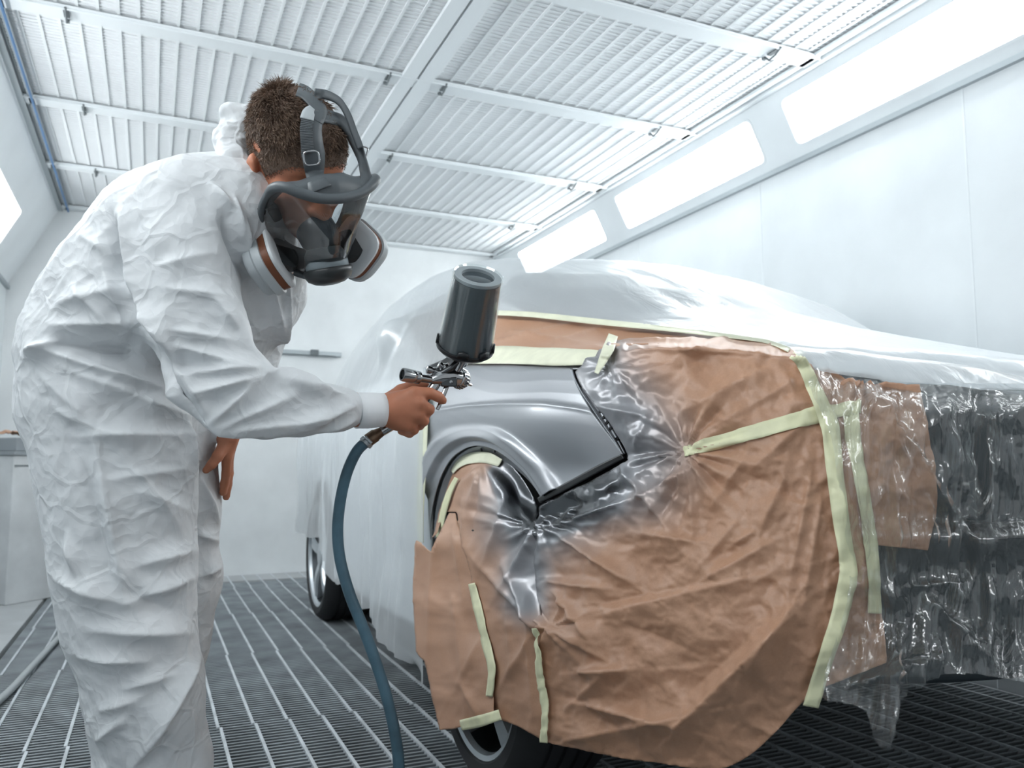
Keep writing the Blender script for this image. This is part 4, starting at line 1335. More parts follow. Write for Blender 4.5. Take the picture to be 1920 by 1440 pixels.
# right hand closed on the gun handle
wr = (712, 768, 1.467)
mcp = [(776, 737, 1.468), (786, 756, 1.464), (782, 777, 1.467), (768, 796, 1.474)]
for (u, v, d) in mcp:
    B.cone(P(*wr), P(u, v, d), S(21, 1.47), S(13, d), 0.012)
    B.cone(P(wr[0] + 6, wr[1], wr[2] + 0.022), P(u - 6, v, d + 0.020), S(18, 1.47), S(11, d), 0.012)
B.ell(P(748, 772, 1.478), np.stack([RT, UP, FW]), (S(34, 1.47), S(36, 1.47), 0.018), 0.012)
kf = 0.0035
B.chain([K(776, 737, 1.468, 13.5), K(806, 737, 1.478, 10.5), K(822, 744, 1.488, 10), K(830, 751, 1.497, 8.5)], kf)
B.chain([K(786, 757, 1.464, 13), K(804, 768, 1.484, 11), K(797, 777, 1.512, 10.5), K(776, 776, 1.524, 9)], kf)
B.chain([K(782, 777, 1.467, 12.5), K(794, 789, 1.486, 10.5), K(786, 797, 1.512, 10), K(766, 794, 1.522, 8.5)], kf)
B.chain([K(768, 796, 1.474, 11.5), K(776, 806, 1.490, 9.5), K(768, 812, 1.510, 9), K(752, 808, 1.518, 8)], kf)
B.chain([K(728, 752, 1.490, 16), K(752, 733, 1.512, 12), K(776, 722, 1.524, 10.5), K(797, 722, 1.526, 9)], 0.006)
# left hand resting on the far thigh, thumb apart from the fingers
wl = (427, 822, 1.640)
for (u, v, d) in [(425, 858, 1.640), (428, 858, 1.658), (429, 856, 1.676), (428, 852, 1.692)]:
    B.cone(P(*wl), P(u, v, d), S(15, 1.64), S(9.5, d), 0.01)
B.chain([K(425, 858, 1.640, 9.5), K(424, 888, 1.652, 8.5), K(421, 906, 1.664, 8), K(418, 924, 1.672, 7)], kf)
B.chain([K(428, 858, 1.658, 9.5), K(428, 892, 1.672, 8.5), K(426, 914, 1.684, 8), K(424, 932, 1.690, 7)], kf)
B.chain([K(429, 856, 1.676, 9), K(430, 888, 1.692, 8), K(428, 908, 1.704, 7.5), K(426, 922, 1.71, 6.5)], kf)
B.chain([K(428, 852, 1.692, 8.5), K(430, 876, 1.706, 7.5), K(428, 892, 1.716, 7), K(427, 904, 1.72, 6)], kf)
B.chain([K(420, 836, 1.628, 12), K(408, 856, 1.612, 10), K(397, 871, 1.606, 8.5), K(386, 882, 1.604, 7)], 0.006)
BVt, BFc = B.mesh(0.0, 2)
BVt, BFc = BVt, BFc
body_o = mesh_obj('body', BVt, BFc, M_SKIN, person)
HEADBVH = BVHTree.FromPolygons([Vector(p) for p in BVt], [tuple(int(i) for i in f) for f in BFc])

# --- hair
BNn = vert_normals(BVt, BFc)
hl = toH(BVt)
def hair_mask(h):
    x, y, z = h[:, 0], h[:, 1], h[:, 2]
    front = np.interp(y, [-0.12, -0.06, -0.03, 0.0, 0.02, 0.05, 0.075, 0.10], [-0.065, -0.06, -0.03, 0.006, -0.022, 0.000, 0.022, 0.032])
    return z - front
hm = hair_mask(hl)
near_head = (np.linalg.norm(hl - np.array([0, -0.01, 0.03]), axis=1) < 0.125) & ~((np.abs(hl[:, 0]) > 0.074) & (hl[:, 2] < 0.035) & (hl[:, 1] > -0.05))
sel = np.where((hm > 0.0) & near_head)[0]
fm_ = (hm[BFc].min(1) > 0.004) & near_head[BFc].all(1)
capV = BVt + BNn * 0.002
used = np.unique(BFc[fm_]); rm = np.full(len(BVt), -1); rm[used] = np.arange(len(used))
capo = mesh_obj('hair', capV[used], rm[BFc[fm_]], M_SCALP, person)
n_st = 15000
pick = rng.choice(sel, n_st)
root = BVt[pick] + rng.normal(0, 0.0016, (n_st, 3))
nrm = BNn[pick]
hp = toH(root)
depth_in = np.clip(hair_mask(hp), 0, 0.1)
topness = smooth01(hp[:, 2], 0.03, 0.10)
length = (0.003 + 0.007 * smooth01(depth_in, 0, 0.06) + 0.010 * topness) * rng.uniform(0.7, 1.25, n_st)
# the harness presses the hair flat where it lies
_rq = root - CAM; _rd = _rq @ FW
_ruv = np.stack([CU + FPX * (_rq @ RT) / _rd, CV - FPX * (_rq @ UP) / _rd], 1)
_press = np.full(n_st, 1e9)
for pl_, hw_ in (([(596, 346), (590, 325), (588, 300), (585, 270), (588, 240), (590, 222)], 24), ([(590, 226), (598, 208), (588, 190), (572, 174), (558, 168)], 16), ([(588, 214), (612, 218), (636, 226), (656, 246), (670, 275), (680, 305)], 14),
                 ([(590, 176), (612, 178), (636, 190), (652, 214), (664, 246)], 10), ([(577, 286), (575, 262), (574, 240), (577, 222)], 16)):
    _press = np.minimum(_press, dist_poly(_ruv, resample(catmull(pl_, 40), 40)) - hw_)
length = length * (0.22 + 0.78 * smooth01(_press, -2, 8))
clump = np.stack([vnoise(hp * 55, 5), vnoise(hp * 55 + 9, 6), vnoise(hp * 55 + 19, 7)], 1)
flow = Hd(0, 0.75, -0.25)[None] * 1.0 + clump @ HM * 0.75 + rng.normal(0, 0.22, (n_st, 3))
flow -= nrm * (flow * nrm).sum(1)[:, None]
dir1 = nrm * (0.45 + 0.4 * topness)[:, None] + flow * 0.75
dir1 /= np.linalg.norm(dir1, axis=1)[:, None]
dir2 = dir1 + flow * 0.6 - nrm * 0.25
dir2 /= np.linalg.norm(dir2, axis=1)[:, None]
side = np.cross(dir1, rng.normal(0, 1, (n_st, 3))); side /= np.linalg.norm(side, axis=1)[:, None]
side2 = np.cross(dir1, side)
w0 = 0.00065
mid = root + dir1 * (length * 0.55)[:, None]
tip = mid + dir2 * (length * 0.5)[:, None]
ring = []
for a in (0, 2.094, 4.189):
    ring.append(side * math.cos(a) + side2 * math.sin(a))
VV = np.stack([root + ring[0] * w0, root + ring[1] * w0, root + ring[2] * w0, mid + ring[0] * w0 * .8, mid + ring[1] * w0 * .8, mid + ring[2] * w0 * .8, tip], 1).reshape(-1, 3)
base = (np.arange(n_st) * 7)[:, None]
T1 = [(0, 1, 4), (0, 4, 3), (1, 2, 5), (1, 5, 4), (2, 0, 3), (2, 3, 5), (3, 4, 6), (4, 5, 6), (5, 3, 6)]
FFt = (base[:, :, None] + np.array(T1)[None]).reshape(-1, 3)
mesh_obj('hair_strands', VV, FFt, M_HAIR, capo)

# --- coverall: one smooth body of cloth, then folds and crumples
lo2 = np.min([P(20, 200, 1.3), P(20, 700, 1.3), P(20, 700, 1.7), P(150, 1500, 1.35), P(450, 900, 1.85), P(720, 780, 1.5)], 0) - 0.10
hi2 = np.max([P(620, 300, 1.5), P(720, 780, 1.5), P(560, 560, 1.9), P(480, 900, 1.85), P(300, 260, 1.6), P(20, 700, 1.75)], 0) + 0.10
lo2[2] = 0.08
C_ = SDF(lo2, hi2, 0.0064)
ks = 0.05
def pair(u, v, px, d=1.52, spread=0.055, k=ks):
    return None
trunk = [(196, 745, 1.50, 148), (190, 650, 1.50, 136), (258, 560, 1.51, 150), (335, 462, 1.51, 150), (415, 412, 1.51, 134)]
for dd_ in (-0.05, 0.06):
    C_.chain([K(u, v, d + dd_, r * 0.985) for u, v, d, r in trunk], ks)
C_.chain([K(445, 445, 1.54, 122), K(452, 540, 1.58, 112), K(430, 640, 1.58, 82)], 0.06)
C_.chain([K(415, 412, 1.51, 120), K(470, 372, 1.50, 72)], 0.05)
# near leg, far leg
C_.chain([K(202, 770, 1.46, 150), K(216, 880, 1.44, 140), K(226, 960, 1.43, 134), K(238, 1060, 1.42, 128), K(250, 1160, 1.42, 120), K(272, 1300, 1.43, 110), K(292, 1440, 1.45, 103), K(305, 1600, 1.47, 88)], 0.03)
C_.chain([K(262, 770, 1.60, 130), K(300, 860, 1.66, 108), K(326, 940, 1.68, 90), K(330, 1080, 1.69, 86), K(318, 1200, 1.70, 78), K(300, 1330, 1.72, 74), K(285, 1500, 1.74, 66)], 0.03)
# near arm
C_.chain([K(352, 400, 1.41, 112), K(350, 470, 1.385, 110), K(350, 560, 1.36, 101), K(378, 640, 1.335, 95), K(408, 710, 1.315, 88), K(438, 757, 1.31, 72)], 0.025)
C_.chain([K(438, 757, 1.31, 72), K(500, 763, 1.345, 69), K(560, 765, 1.38, 66), K(630, 769, 1.42, 55), K(672, 770, 1.445, 40)], 0.02)
C_.cone(*[p for p in (P(470, 690, 1.33), P(440, 740, 1.315))], S(40, 1.33), S(50, 1.31), 0.02)
# far arm
C_.chain([K(480, 440, 1.66, 95), K(470, 590, 1.74, 80), K(452, 720, 1.73, 60), K(432, 800, 1.655, 34), K(429, 818, 1.645, 26)], 0.03)
SV, SF_ = C_.mesh(-0.010, 3)
SV, SF_ = subdivide(SV, SF_)
SN = vert_normals(SV, SF_)
SBVH = BVHTree.FromPolygons([Vector(p) for p in SV], [tuple(int(i) for i in f) for f in SF_])
def on_suit(u, v):
    d = unit(ray(u, v))
    loc, n, i, t = SBVH.ray_cast(Vector(CAM), Vector(d))
    return None if loc is None else np.array(loc)

# fold lines: (pixel path from, to, height m, width m)
SUITF = [((75, 640), (400, 690), -0.020, 0.016), ((90, 655), (330, 742), 0.016, 0.014), ((120, 690), (380, 800), 0.014, 0.020), ((100, 610), (300, 600), 0.010, 0.016), ((95, 575), (260, 530), 0.010, 0.018),
         ((110, 640), (60, 660), 0.018, 0.012), ((80, 700), (180, 790), 0.012, 0.018), ((100, 760), (260, 840), 0.010, 0.022), ((130, 820), (350, 820), 0.010, 0.022), ((330, 790), (355, 900), 0.012, 0.016),
         ((205, 400), (240, 560), -0.022, 0.014), ((240, 560), (310, 700), -0.026, 0.014), ((310, 700), (385, 800), -0.024, 0.014), ((225, 400), (262, 560), 0.014, 0.014), ((262, 560), (330, 690), 0.014, 0.014), ((330, 690), (400, 800), 0.012, 0.012),
         ((420, 400), (470, 520), -0.020, 0.016), ((400, 345), (440, 400), 0.012, 0.012), ((440, 370), (455, 460), 0.012, 0.010), ((455, 400), (470, 500), 0.010, 0.010), ((320, 620), (440, 640), 0.010, 0.012), ((330, 650), (470, 690), 0.012, 0.012),
         ((345, 700), (490, 690), 0.014, 0.012), ((360, 740), (520, 700), 0.016, 0.014), ((400, 790), (480, 720), 0.014, 0.012), ((420, 800), (560, 740), 0.012, 0.014), ((440, 810), (600, 790), 0.010, 0.014), ((500, 700), (600, 720), 0.010, 0.012),
         ((540, 715), (650, 745), 0.010, 0.012), ((560, 800), (670, 760), 0.010, 0.012), ((600, 810), (672, 785), 0.008, 0.010), ((310, 540), (440, 560), 0.008, 0.014), ((290, 500), (420, 470), 0.006, 0.016), ((400, 560), (450, 620), 0.010, 0.012),
         ((180, 830), (235, 1130), 0.010, 0.012), ((160, 870), (210, 1090), -0.008, 0.010), ((130, 1000), (150, 1080), 0.010, 0.010), ((110, 1085), (235, 1130), 0.012, 0.018), ((235, 1130), (370, 1080), 0.012, 0.018), ((240, 1110), (340, 1150), -0.010, 0.020),
         ((260, 1060), (370, 1030), 0.010, 0.016), ((170, 1180), (360, 1190), 0.012, 0.018), ((150, 1230), (280, 1240), 0.010, 0.014), ((250, 1440), (370, 1230), 0.018, 0.018), ((190, 1330), (260, 1310), 0.010, 0.012), ((180, 1390), (240, 1340), 0.010, 0.012),
         ((230, 1290), (330, 1260), 0.010, 0.016), ((250, 920), (350, 960), 0.008, 0.018), ((230, 860), (340, 1000), 0.007, 0.014), ((200, 900), (350, 880), 0.007, 0.016), ((380, 900), (415, 1000), 0.008, 0.012), ((370, 1000), (414, 1020), 0.010, 0.012),
         ((380, 1080), (412, 1060), 0.010, 0.012), ((150, 440), (210, 480), 0.006, 0.014), ((190, 500), (240, 600), 0.008, 0.012), ((140, 540), (230, 620), 0.009, 0.014), ((505, 520), (530, 660), 0.010, 0.012), ((540, 540), (520, 680), 0.010, 0.010)]
rel = np.zeros(len(SV))
for a, b, h, w in SUITF:
    pts = [on_suit(*(np.array(a) * (1 - t) + np.array(b) * t)) for t in np.linspace(0, 1, 7)]
    pts = [p for p in pts if p is not None]
    if len(pts) < 2: continue
    pts = np.array(pts)
    bad = np.abs(np.diff((pts - CAM) @ FW)) > 0.12
    best = np.full(len(SV), 9.0); tt = np.zeros(len(SV))
    lo_, hi_ = pts.min(0) - 0.1, pts.max(0) + 0.1
    m_ = np.where(np.all((SV > lo_) & (SV < hi_), 1))[0]
    X = SV[m_]
    bs = np.full(len(m_), 9.0); ts = np.zeros(len(m_))
    for i in range(len(pts) - 1):
        if bad[i]: continue
        ab = pts[i + 1] - pts[i]
        t = np.clip(((X - pts[i]) @ ab) / (ab @ ab + 1e-9), 0, 1)
        d = np.linalg.norm(X - pts[i] - t[:, None] * ab, axis=1)
        u = d < bs
        bs[u] = d[u]; ts[u] = ((i + t) / (len(pts) - 1))[u]
    rel[m_] += h * np.exp(-(bs / (w * (0.6 + 0.5 * ts))) ** 1.25) * (0.25 + 0.75 * np.sin(np.clip(ts, 0, 1) * np.pi))
Q = SV
rel = rel * 1.7
patch = smooth01(fbm(Q * 3.1, 2, 330), -0.25, 0.45)
rel += 0.0075 * crumple(Q * np.array([5.2, 5.2, 4.2]), 301) + (0.0018 + 0.0036 * patch) * crumple(Q * np.array([12, 12, 9.0]), 305) + (0.0005 + 0.0012 * patch) * crumple(Q * 32, 306) + 0.006 * fbm(Q * 5, 2, 310)
qw = Q + 0.03 * np.stack([vnoise(Q * 6, 341), vnoise(Q * 6 + 7, 342), vnoise(Q * 6 + 13, 343)], 1)
for sc_, am_, sd_ in ((8.0, 0.0020, 351), (16.0, 0.0012, 361)):
    e1_, e2_ = vor(qw * np.array([sc_, sc_, sc_ * 0.75]), sd_)
    rel += am_ * np.exp(-(e2_ - e1_) / 0.10) * smooth01(fbm(Q * 4 + sd_, 2, sd_ + 5), -0.35, 0.35)
rel += 0.0050 * patch * ridged(Q @ np.array([[0.8, 0.1, 0.6], [-0.1, 1.0, 0.0], [-0.6, 0.0, 0.8]]) * np.array([15, 12, 4.5]) + 3, 2, 320)
# cloth settles quietly near the cuff
wcuff = smooth01(np.linalg.norm(SV - P(690, 769, 1.455), axis=1), 0.01, 0.05)
SD = SV + SN * (rel * wcuff)[:, None]
SD = laplace(SD, SF_, 1, 0.12)
# open the neck and the sleeve ends
hh = toH(SD)
cut_v = (np.linalg.norm(SD - P(700, 769, 1.46), axis=1) < 0.020)
Fk = SF_[~cut_v[SF_].any(1)]
suit_o = mesh_obj('coverall', SD, Fk, M_SUIT, person)
# knit cuffs
mb = MB()
pts = [P(668, 769.5, 1.442), P(690, 769.5, 1.454), P(706, 769, 1.463), P(718, 769, 1.469)]
mb.tube(pts, [S(34, 1.45), S(34, 1.455), S(32.5, 1.463), S(32, 1.469)], 40, cap=False)
o = mb.build('cuff', M_CUFF, suit_o, True, None)
md = o.modifiers.new('thick', 'SOLIDIFY'); md.thickness = 0.003; md.offset = -1
# folded-back hood and collar
lo3 = P(480, 330, 1.45) - 0.24; hi3 = P(480, 330, 1.45) + 0.24
G_ = SDF(lo3, hi3, 0.005)
G_.chain([K(540, 265, 1.60, 22), K(488, 222, 1.56, 24), K(446, 226, 1.51, 26), K(432, 262, 1.475, 29), K(438, 310, 1.44, 31), K(454, 360, 1.415, 31), K(474, 405, 1.41, 25), K(482, 440, 1.42, 16)], 0.015)
G_.chain([K(455, 228, 1.50, 24), K(432, 212, 1.49, 16), K(424, 212, 1.49, 12)], 0.01)
G_.chain([K(470, 212, 1.52, 14), K(440, 205, 1.50, 13), K(424, 214, 1.49, 10)], 0.01)
G_.cone(H(0, -0.03, -0.03), P(500, 395, 1.47), 0.066, 0.062, 0.006, sub=True)
GV, GF = G_.mesh(0.0, 2)
GV, GF = subdivide(GV, GF)
GN = vert_normals(GV, GF)
GV = GV + GN * (0.006 * crumple(GV * np.array([14, 14, 10]), 401) + 0.0035 * crumple(GV * 34, 405) + 0.004 * ridged(GV * np.array([22, 22, 9.0]), 2, 407))[:, None]
mesh_obj('hood', GV, GF, M_SUIT, suit_o)
# dark shirt collar inside
mb = MB()
mb.tube([P(490, 352, 1.43), P(500, 372, 1.415), P(512, 395, 1.41), P(522, 412, 1.42)], [0.009, 0.011, 0.011, 0.008], 12)
mb.build('shirt_collar', M_TSHIRT, person)
# zip edge down the chest
# shoes stand on the floor below the picture
for (u, d) in ((310, 1.47), (290, 1.74)):
    a = P(u, 1600, d); fwd = unit(np.array([RT[0], RT[1], 0]))
    sh = SDF(a - 0.3 - [0, 0, 0.6], a + 0.35, 0.012)
    base = np.array([a[0], a[1], 0.05])
    sh.chain([(base - fwd * 0.07, 0.042), (base + fwd * 0.06, 0.046), (base + fwd * 0.17 - [0, 0, 0.008], 0.040)], 0.02)
    sh.cone(base - fwd * 0.03, base + [0, 0, 0.10] - fwd * 0.03, 0.045, 0.05, 0.03)
    v_, f_ = sh.mesh(0, 2)
    v_[:, 2] = np.maximum(v_[:, 2], 0.002)
    mesh_obj('shoe', v_, f_, M_SHOE, person)
# ------------------------------------------------------------------ full-face respirator worn by the painter
M_RINGG = mat('valve_grey', (0.22, 0.26, 0.28), 0.3)
resp = empty('respirator', H(0, 0.12, -0.06), 'grey full-face respirator with clear visor and two brown-banded filters on the face', 'respirator')
M_LENS, nt_, b_, out_ = new_mat('visor_clear')
b_.inputs['Base Color'].default_value = (0.9, 0.93, 0.95, 1)
nt_.nodes.remove(b_)
tr_ = nt_.nodes.new('ShaderNodeBsdfTransparent'); tr_.inputs[0].default_value = (0.80, 0.85, 0.87, 1)
gl_ = nt_.nodes.new('ShaderNodeBsdfGlossy'); gl_.inputs['Roughness'].default_value = 0.03
fr_ = nt_.nodes.new('ShaderNodeFresnel'); fr_.inputs[0].default_value = 1.62
ma_ = nt_.nodes.new('ShaderNodeMath'); ma_.operation = 'MULTIPLY_ADD'; ma_.inputs[1].default_value = 1.1; ma_.inputs[2].default_value = 0.06
nt_.links.new(fr_.outputs[0], ma_.inputs[0])
mx_ = nt_.nodes.new('ShaderNodeMixShader')
nt_.links.new(ma_.outputs[0], mx_.inputs[0]); nt_.links.new(tr_.outputs[0], mx_.inputs[1]); nt_.links.new(gl_.outputs[0], mx_.inputs[2])
nt_.links.new(mx_.outputs[0], out_.inputs[0])

rim_half = [(0.0, 0.166, 0.012), (0.035, 0.160, 0.013), (0.064, 0.148, 0.019), (0.084, 0.130, 0.022), (0.092, 0.105, 0.004), (0.094, 0.078, -0.040), (0.090, 0.074, -0.085), (0.078, 0.086, -0.125), (0.052, 0.110, -0.152), (0.025, 0.128, -0.160), (0.0, 0.132, -0.162)]
rim_pts = rim_half + [(-x, y, z) for x, y, z in rim_half[::-1][1:-1]]
rim_l = catmull(rim_pts + [rim_pts[0]], 161)[:-1]
rim_w = np.array([H(*p) for p in rim_l])
NRM = len(rim_w)
cenl = np.array([0, 0.10, -0.07])
# rim: squarish bead, deeper along the brow like a peak
V = []
prof = [(-0.004, -0.006), (-0.004, 0.006), (0.003, 0.008), (0.007, 0.004), (0.007, -0.004), (0.003, -0.008)]
for i in range(NRM):
    p = rim_l[i]
    t = unit(rim_l[(i + 1) % NRM] - rim_l[i - 1])
    outw = p - cenl; outw = unit(outw * np.array([1, 0.35, 1]))
    outw = unit(outw - t * (outw @ t)); fw_ = np.cross(t, outw)
    if fw_[1] < 0: fw_ = -fw_
    brow = smooth01(p[2], -0.02, 0.015)
    sc = 1.0 + 0.55 * brow
    for a, b in prof:
        q = p + outw * a * sc + fw_ * (b * (1.0 + 0.25 * brow))
        V.append(H(*q))
V = np.array(V)
F = np.array([(i * 6 + j, i * 6 + (j + 1) % 6, ((i + 1) % NRM) * 6 + (j + 1) % 6, ((i + 1) % NRM) * 6 + j) for i in range(NRM) for j in range(6)])
o = mesh_obj('frame', V, F, M_RUBBER, resp); recalc(o)
md = o.modifiers.new('round', 'SUBSURF'); md.levels = 1; md.render_levels = 2
# clear visor bulging forward
rings = []
for k, q in enumerate(np.linspace(0, 1, 16)):
    s_ = 1 - q
    c3 = np.array([0, 0.172, -0.075])
    base = rim_l * 1.0
    ring = cenl * 0 + np.array([0, 0, 0]) + (base * np.array([1, 0, 1])) * np.array([s_, 0, s_]) + np.array([0, 0, -0.075 * (1 - s_)])
    bul = (1 - s_ ** 2.2)
    ring[:, 1] = base[:, 1] * (1 - bul) + (0.186 - 0.9 * ring[:, 0] ** 2 / 0.09 * 0.25 + 0.05 * ring[:, 2]) * bul
    rings.append(np.array([H(*p) for p in ring]))
G = np.array(rings)
o = mesh_obj('visor', G.reshape(-1, 3), grid_faces(16, NRM, True), M_LENS, resp); recalc(o)
# rubber face seal from the rim back onto the face
face_l = []
for i, p in enumerate(rim_l):
    a = math.atan2(p[2] + 0.06, p[0])
    face_l.append((0.070 * math.cos(a), 0.060 + 0.056 * max(0.0, math.sin(a)) * 1.0 + 0.018 * (1 - abs(math.cos(a))), -0.050 + (0.092 if math.sin(a) > 0 else 0.088) * math.sin(a)))
face_l = np.array(face_l)
rows = []
for q in np.linspace(0, 1, 8):
    bulge = math.sin(q * math.pi) * 0.008
    pl = rim_l * (1 - q) + face_l * q
    dirn = pl - np.array([0, 0.08, -0.05]); dirn[:, 1] *= 0.2
    dirn /= np.linalg.norm(dirn, axis=1)[:, None]
    pl = pl + dirn * bulge
    rows.append(np.array([H(*p) for p in pl]))
SEALV = np.array(rows).reshape(-1, 3)
SEALBVH = BVHTree.FromPolygons([Vector(p) for p in SEALV], [tuple(int(i) for i in f) for f in grid_faces(8, NRM, True)])
o = mesh_obj('face_seal', SEALV, grid_faces(8, NRM, True), M_RUBBER, resp); recalc(o)
md = o.modifiers.new('thick', 'SOLIDIFY'); md.thickness = 0.002; md.offset = 0
# inner nose cup
mb = MB()
mb.lathe(H(0, 0.114, -0.092), Hd(0, 1, -0.25), [(0.036, -0.02), (0.036, 0.0), (0.031, 0.014), (0.020, 0.026), (0.010, 0.031)], 36)
mb.build('nose_cup', M_VISOR_IN, resp, True, 60)
# chin valve: pale ring and dark cap
va = Hd(0, 0.62, -0.79)
vc = H(0, 0.148, -0.128)
MB().lathe(vc, va, [(0.030, -0.03), (0.036, -0.02), (0.0385, -0.006), (0.0385, 0.006), (0.036, 0.010), (0.030, 0.010)], 44).build('valve_ring', M_RINGG, resp, True, 40)
MB().lathe(vc, va, [(0.041, 0.006), (0.044, 0.009), (0.0435, 0.016), (0.038, 0.026), (0.026, 0.033), (0.012, 0.036), (0.003, 0.0365)], 44).build('valve_cap', M_DARKRUBBER, resp, True, 50)
# filters
def filt(sx):
    ax = Hd(sx * 0.80, -0.28, -0.53)
    c = H(sx * 0.086, 0.098, -0.138) + ax * -0.004
    e1 = unit(np.cross(ax, HU)); e2 = np.cross(ax, e1)
    e1 = unit(HF_ - ax * (HF_ @ ax)); e2 = np.cross(ax, e1)
    def sq(r, n=48, pw=3.4):
        th = np.linspace(0, 2 * np.pi, n, endpoint=False)
        cc, ss = np.cos(th), np.sin(th)
        k = (np.abs(cc) ** pw + np.abs(ss) ** pw) ** (-1 / pw)
        return (cc * k)[:, None] * e1 * r + (ss * k)[:, None] * e2 * r * 0.96
    def stack(name, prof, m, par):
        rows = [c + sq(r) + ax * h for r, h in prof]
        n = 48
        V = np.concatenate(rows)
        F = [tuple(f) for f in grid_faces(len(prof), n, True)] + [tuple(range(n))[::-1], tuple(range((len(prof) - 1) * n, len(prof) * n))]
        o = mesh_obj(name, V, F, m, par, True, None); recalc(o); o.data.set_sharp_from_angle(angle=math.radians(38))
        return o
    f = stack('filter', [(0.040, -0.022), (0.050, -0.020), (0.052, -0.018), (0.052, -0.013), (0.050, -0.012)], M_FILTERW, resp)
    stack('brown_band', [(0.0495, -0.012), (0.0507, -0.0115), (0.0507, 0.0005), (0.0495, 0.001)], M_BROWNBAND, f)
    stack('cover', [(0.050, 0.000), (0.0545, 0.001), (0.055, 0.008), (0.0545, 0.015), (0.0505, 0.0185), (0.0495, 0.019), (0.0485, 0.030), (0.045, 0.034), (0.037, 0.036), (0.02, 0.0362)], M_FILTERG, f)
    mb = MB()
    mb.tube([H(sx * 0.062, 0.108, -0.118), c - ax * 0.020], [0.030, 0.034], 28)
    mb.build('bayonet_port', M_DARKRUBBER, f, True, 40)
    return f
filt(1)
filt(-1)
for sx in (1, -1):
    MB().lathe(H(sx * 0.056, 0.118, -0.150), Hd(0, 1, -0.3), [(0.002, -0.006), (0.007, -0.005), (0.008, 0.002), (0.006, 0.006), (0.002, 0.007)], 16).build('stud', M_CHROME, resp, True, 40)
# harness straps follow the head
def on_head(u, v, off):
    d = unit(ray(u, v))
    loc, n, i, t = HEADBVH.ray_cast(Vector(CAM), Vector(d))
    l2, n2, i2, t2 = SEALBVH.ray_cast(Vector(CAM), Vector(d))
    if l2 is not None and (loc is None or t2 < t + 0.012):
        loc, n, off = l2, n2, 0.004
    if loc is None: return None, None
    n = np.array(n)
    if n @ d > 0: n = -n
    return np.array(loc) + n * off, n
def sheet_strap(name, px, w, off, m, par, n=50, thick=0.003, end=None, ribs=False):
    c = resample(catmull(px, 60), n)
    T = np.gradient(c, axis=0); T /= np.linalg.norm(T, axis=1)[:, None]
    Nn = np.stack([-T[:, 1], T[:, 0]], 1)
    ww = np.interp(np.linspace(0, 1, n), np.linspace(0, 1, len(w)), w)
    k = 5
    rows = []
    for q in np.linspace(-1, 1, k):
        r = []
        for i in range(n):
            uv = c[i] + Nn[i] * ww[i] * q / 2
            o_ = off[0] + (off[1] - off[0]) * i / (n - 1) if not np.isscalar(off) else off
            p, nn = on_head(uv[0], uv[1], o_)
            r.append(None if p is None else p)
        rows.append(r)
    # fill gaps by depth of neighbours
    dep = np.array([[np.nan if p is None else (p - CAM) @ FW for p in r] for r in rows])
    for j in range(k):
        ok = ~np.isnan(dep[j])
        if ok.any(): dep[j] = np.interp(np.arange(n), np.where(ok)[0], dep[j][ok])
    cm = np.nanmean(dep, axis=0)
    ker = np.ones(7) / 7
    for j in range(k):
        row = np.where(np.isnan(dep[j]), cm, dep[j])
        pad = np.pad(row, 3, mode='edge')
        dep[j] = np.convolve(pad, ker, 'valid')
    if end is not None:
        wgt = smooth01(np.arange(n) / (n - 1), 0.0, end[1])
        dep = dep * wgt + (1 - wgt) * end[0]
    V = []
    for jq, q in enumerate(np.linspace(-1, 1, k)):
        for i in range(n):
            uv = c[i] + Nn[i] * ww[i] * q / 2
            rb = (0.0012 if (i % 2) else 0.0) if ribs else 0.0
            V.append(P(uv[0], uv[1], dep[jq, i] - rb))
    o = mesh_obj(name, np.array(V), grid_faces(k, n), m, par); recalc(o)
    md = o.modifiers.new('thick', 'SOLIDIFY'); md.thickness = thick; md.offset = 0
    if ribs: o.data.shade_flat()
    return o
rim_d = (H(0.04, 0.150, 0.03) - CAM) @ FW
hs = sheet_strap('head_harness', [(600, 356), (595, 343), (590, 325), (588, 300), (585, 270), (588, 240), (590, 222)], [46, 32, 38, 44, 40, 30, 30], 0.016, M_RUBBER, resp)
sheet_strap('crown_strap', [(590, 226), (598, 208), (588, 190), (572, 174), (558, 168)], [34, 28, 24, 24, 24], 0.018, M_RUBBER, hs)
sheet_strap('far_strap', [(588, 214), (612, 218), (636, 226), (656, 246), (670, 275), (680, 305), (686, 330), (690, 348)], [26, 24, 22, 22, 20, 16, 18, 26], 0.017, M_RUBBER, hs)
sheet_strap('outer_strap', [(590, 176), (612, 178), (636, 190), (652, 214), (664, 246), (676, 278)], [20, 16, 12, 12, 12, 12], 0.019, M_RUBBER, hs)
st_ = sheet_strap('strap_tail', [(577, 286), (575, 262), (574, 240), (577, 222)], [24, 23, 23, 24], 0.020, M_STRAP, hs, n=44, ribs=True)
sheet_strap('strap_tip', [(575, 224), (579, 210), (585, 202)], [26, 24, 12], 0.022, M_FILTERG, hs, n=16)
# wire buckles
def buckle(u, v, w, h, par, tilt=0.0):
    p, n = on_head(u, v, 0.024)
    if p is None:
        p = P(u, v, 1.43); n = -FW
    ex = unit(RT + UP * tilt); ex = unit(ex - n * (ex @ n)); ey = np.cross(n, ex)
    th = np.linspace(0, 2 * np.pi, 33)
    k = (np.abs(np.cos(th)) ** 4 + np.abs(np.sin(th)) ** 4) ** -0.25
    pts = p + np.outer(np.cos(th) * k * w, ex) + np.outer(np.sin(th) * k * h, ey)
    MB().tube(pts, 0.0016, 8, cap=False).build('buckle', M_CHROME, par, True, None)
buckle(580, 294, 0.0125, 0.011, hs, 0.05)
buckle(682, 286, 0.006, 0.010, hs, -0.3)
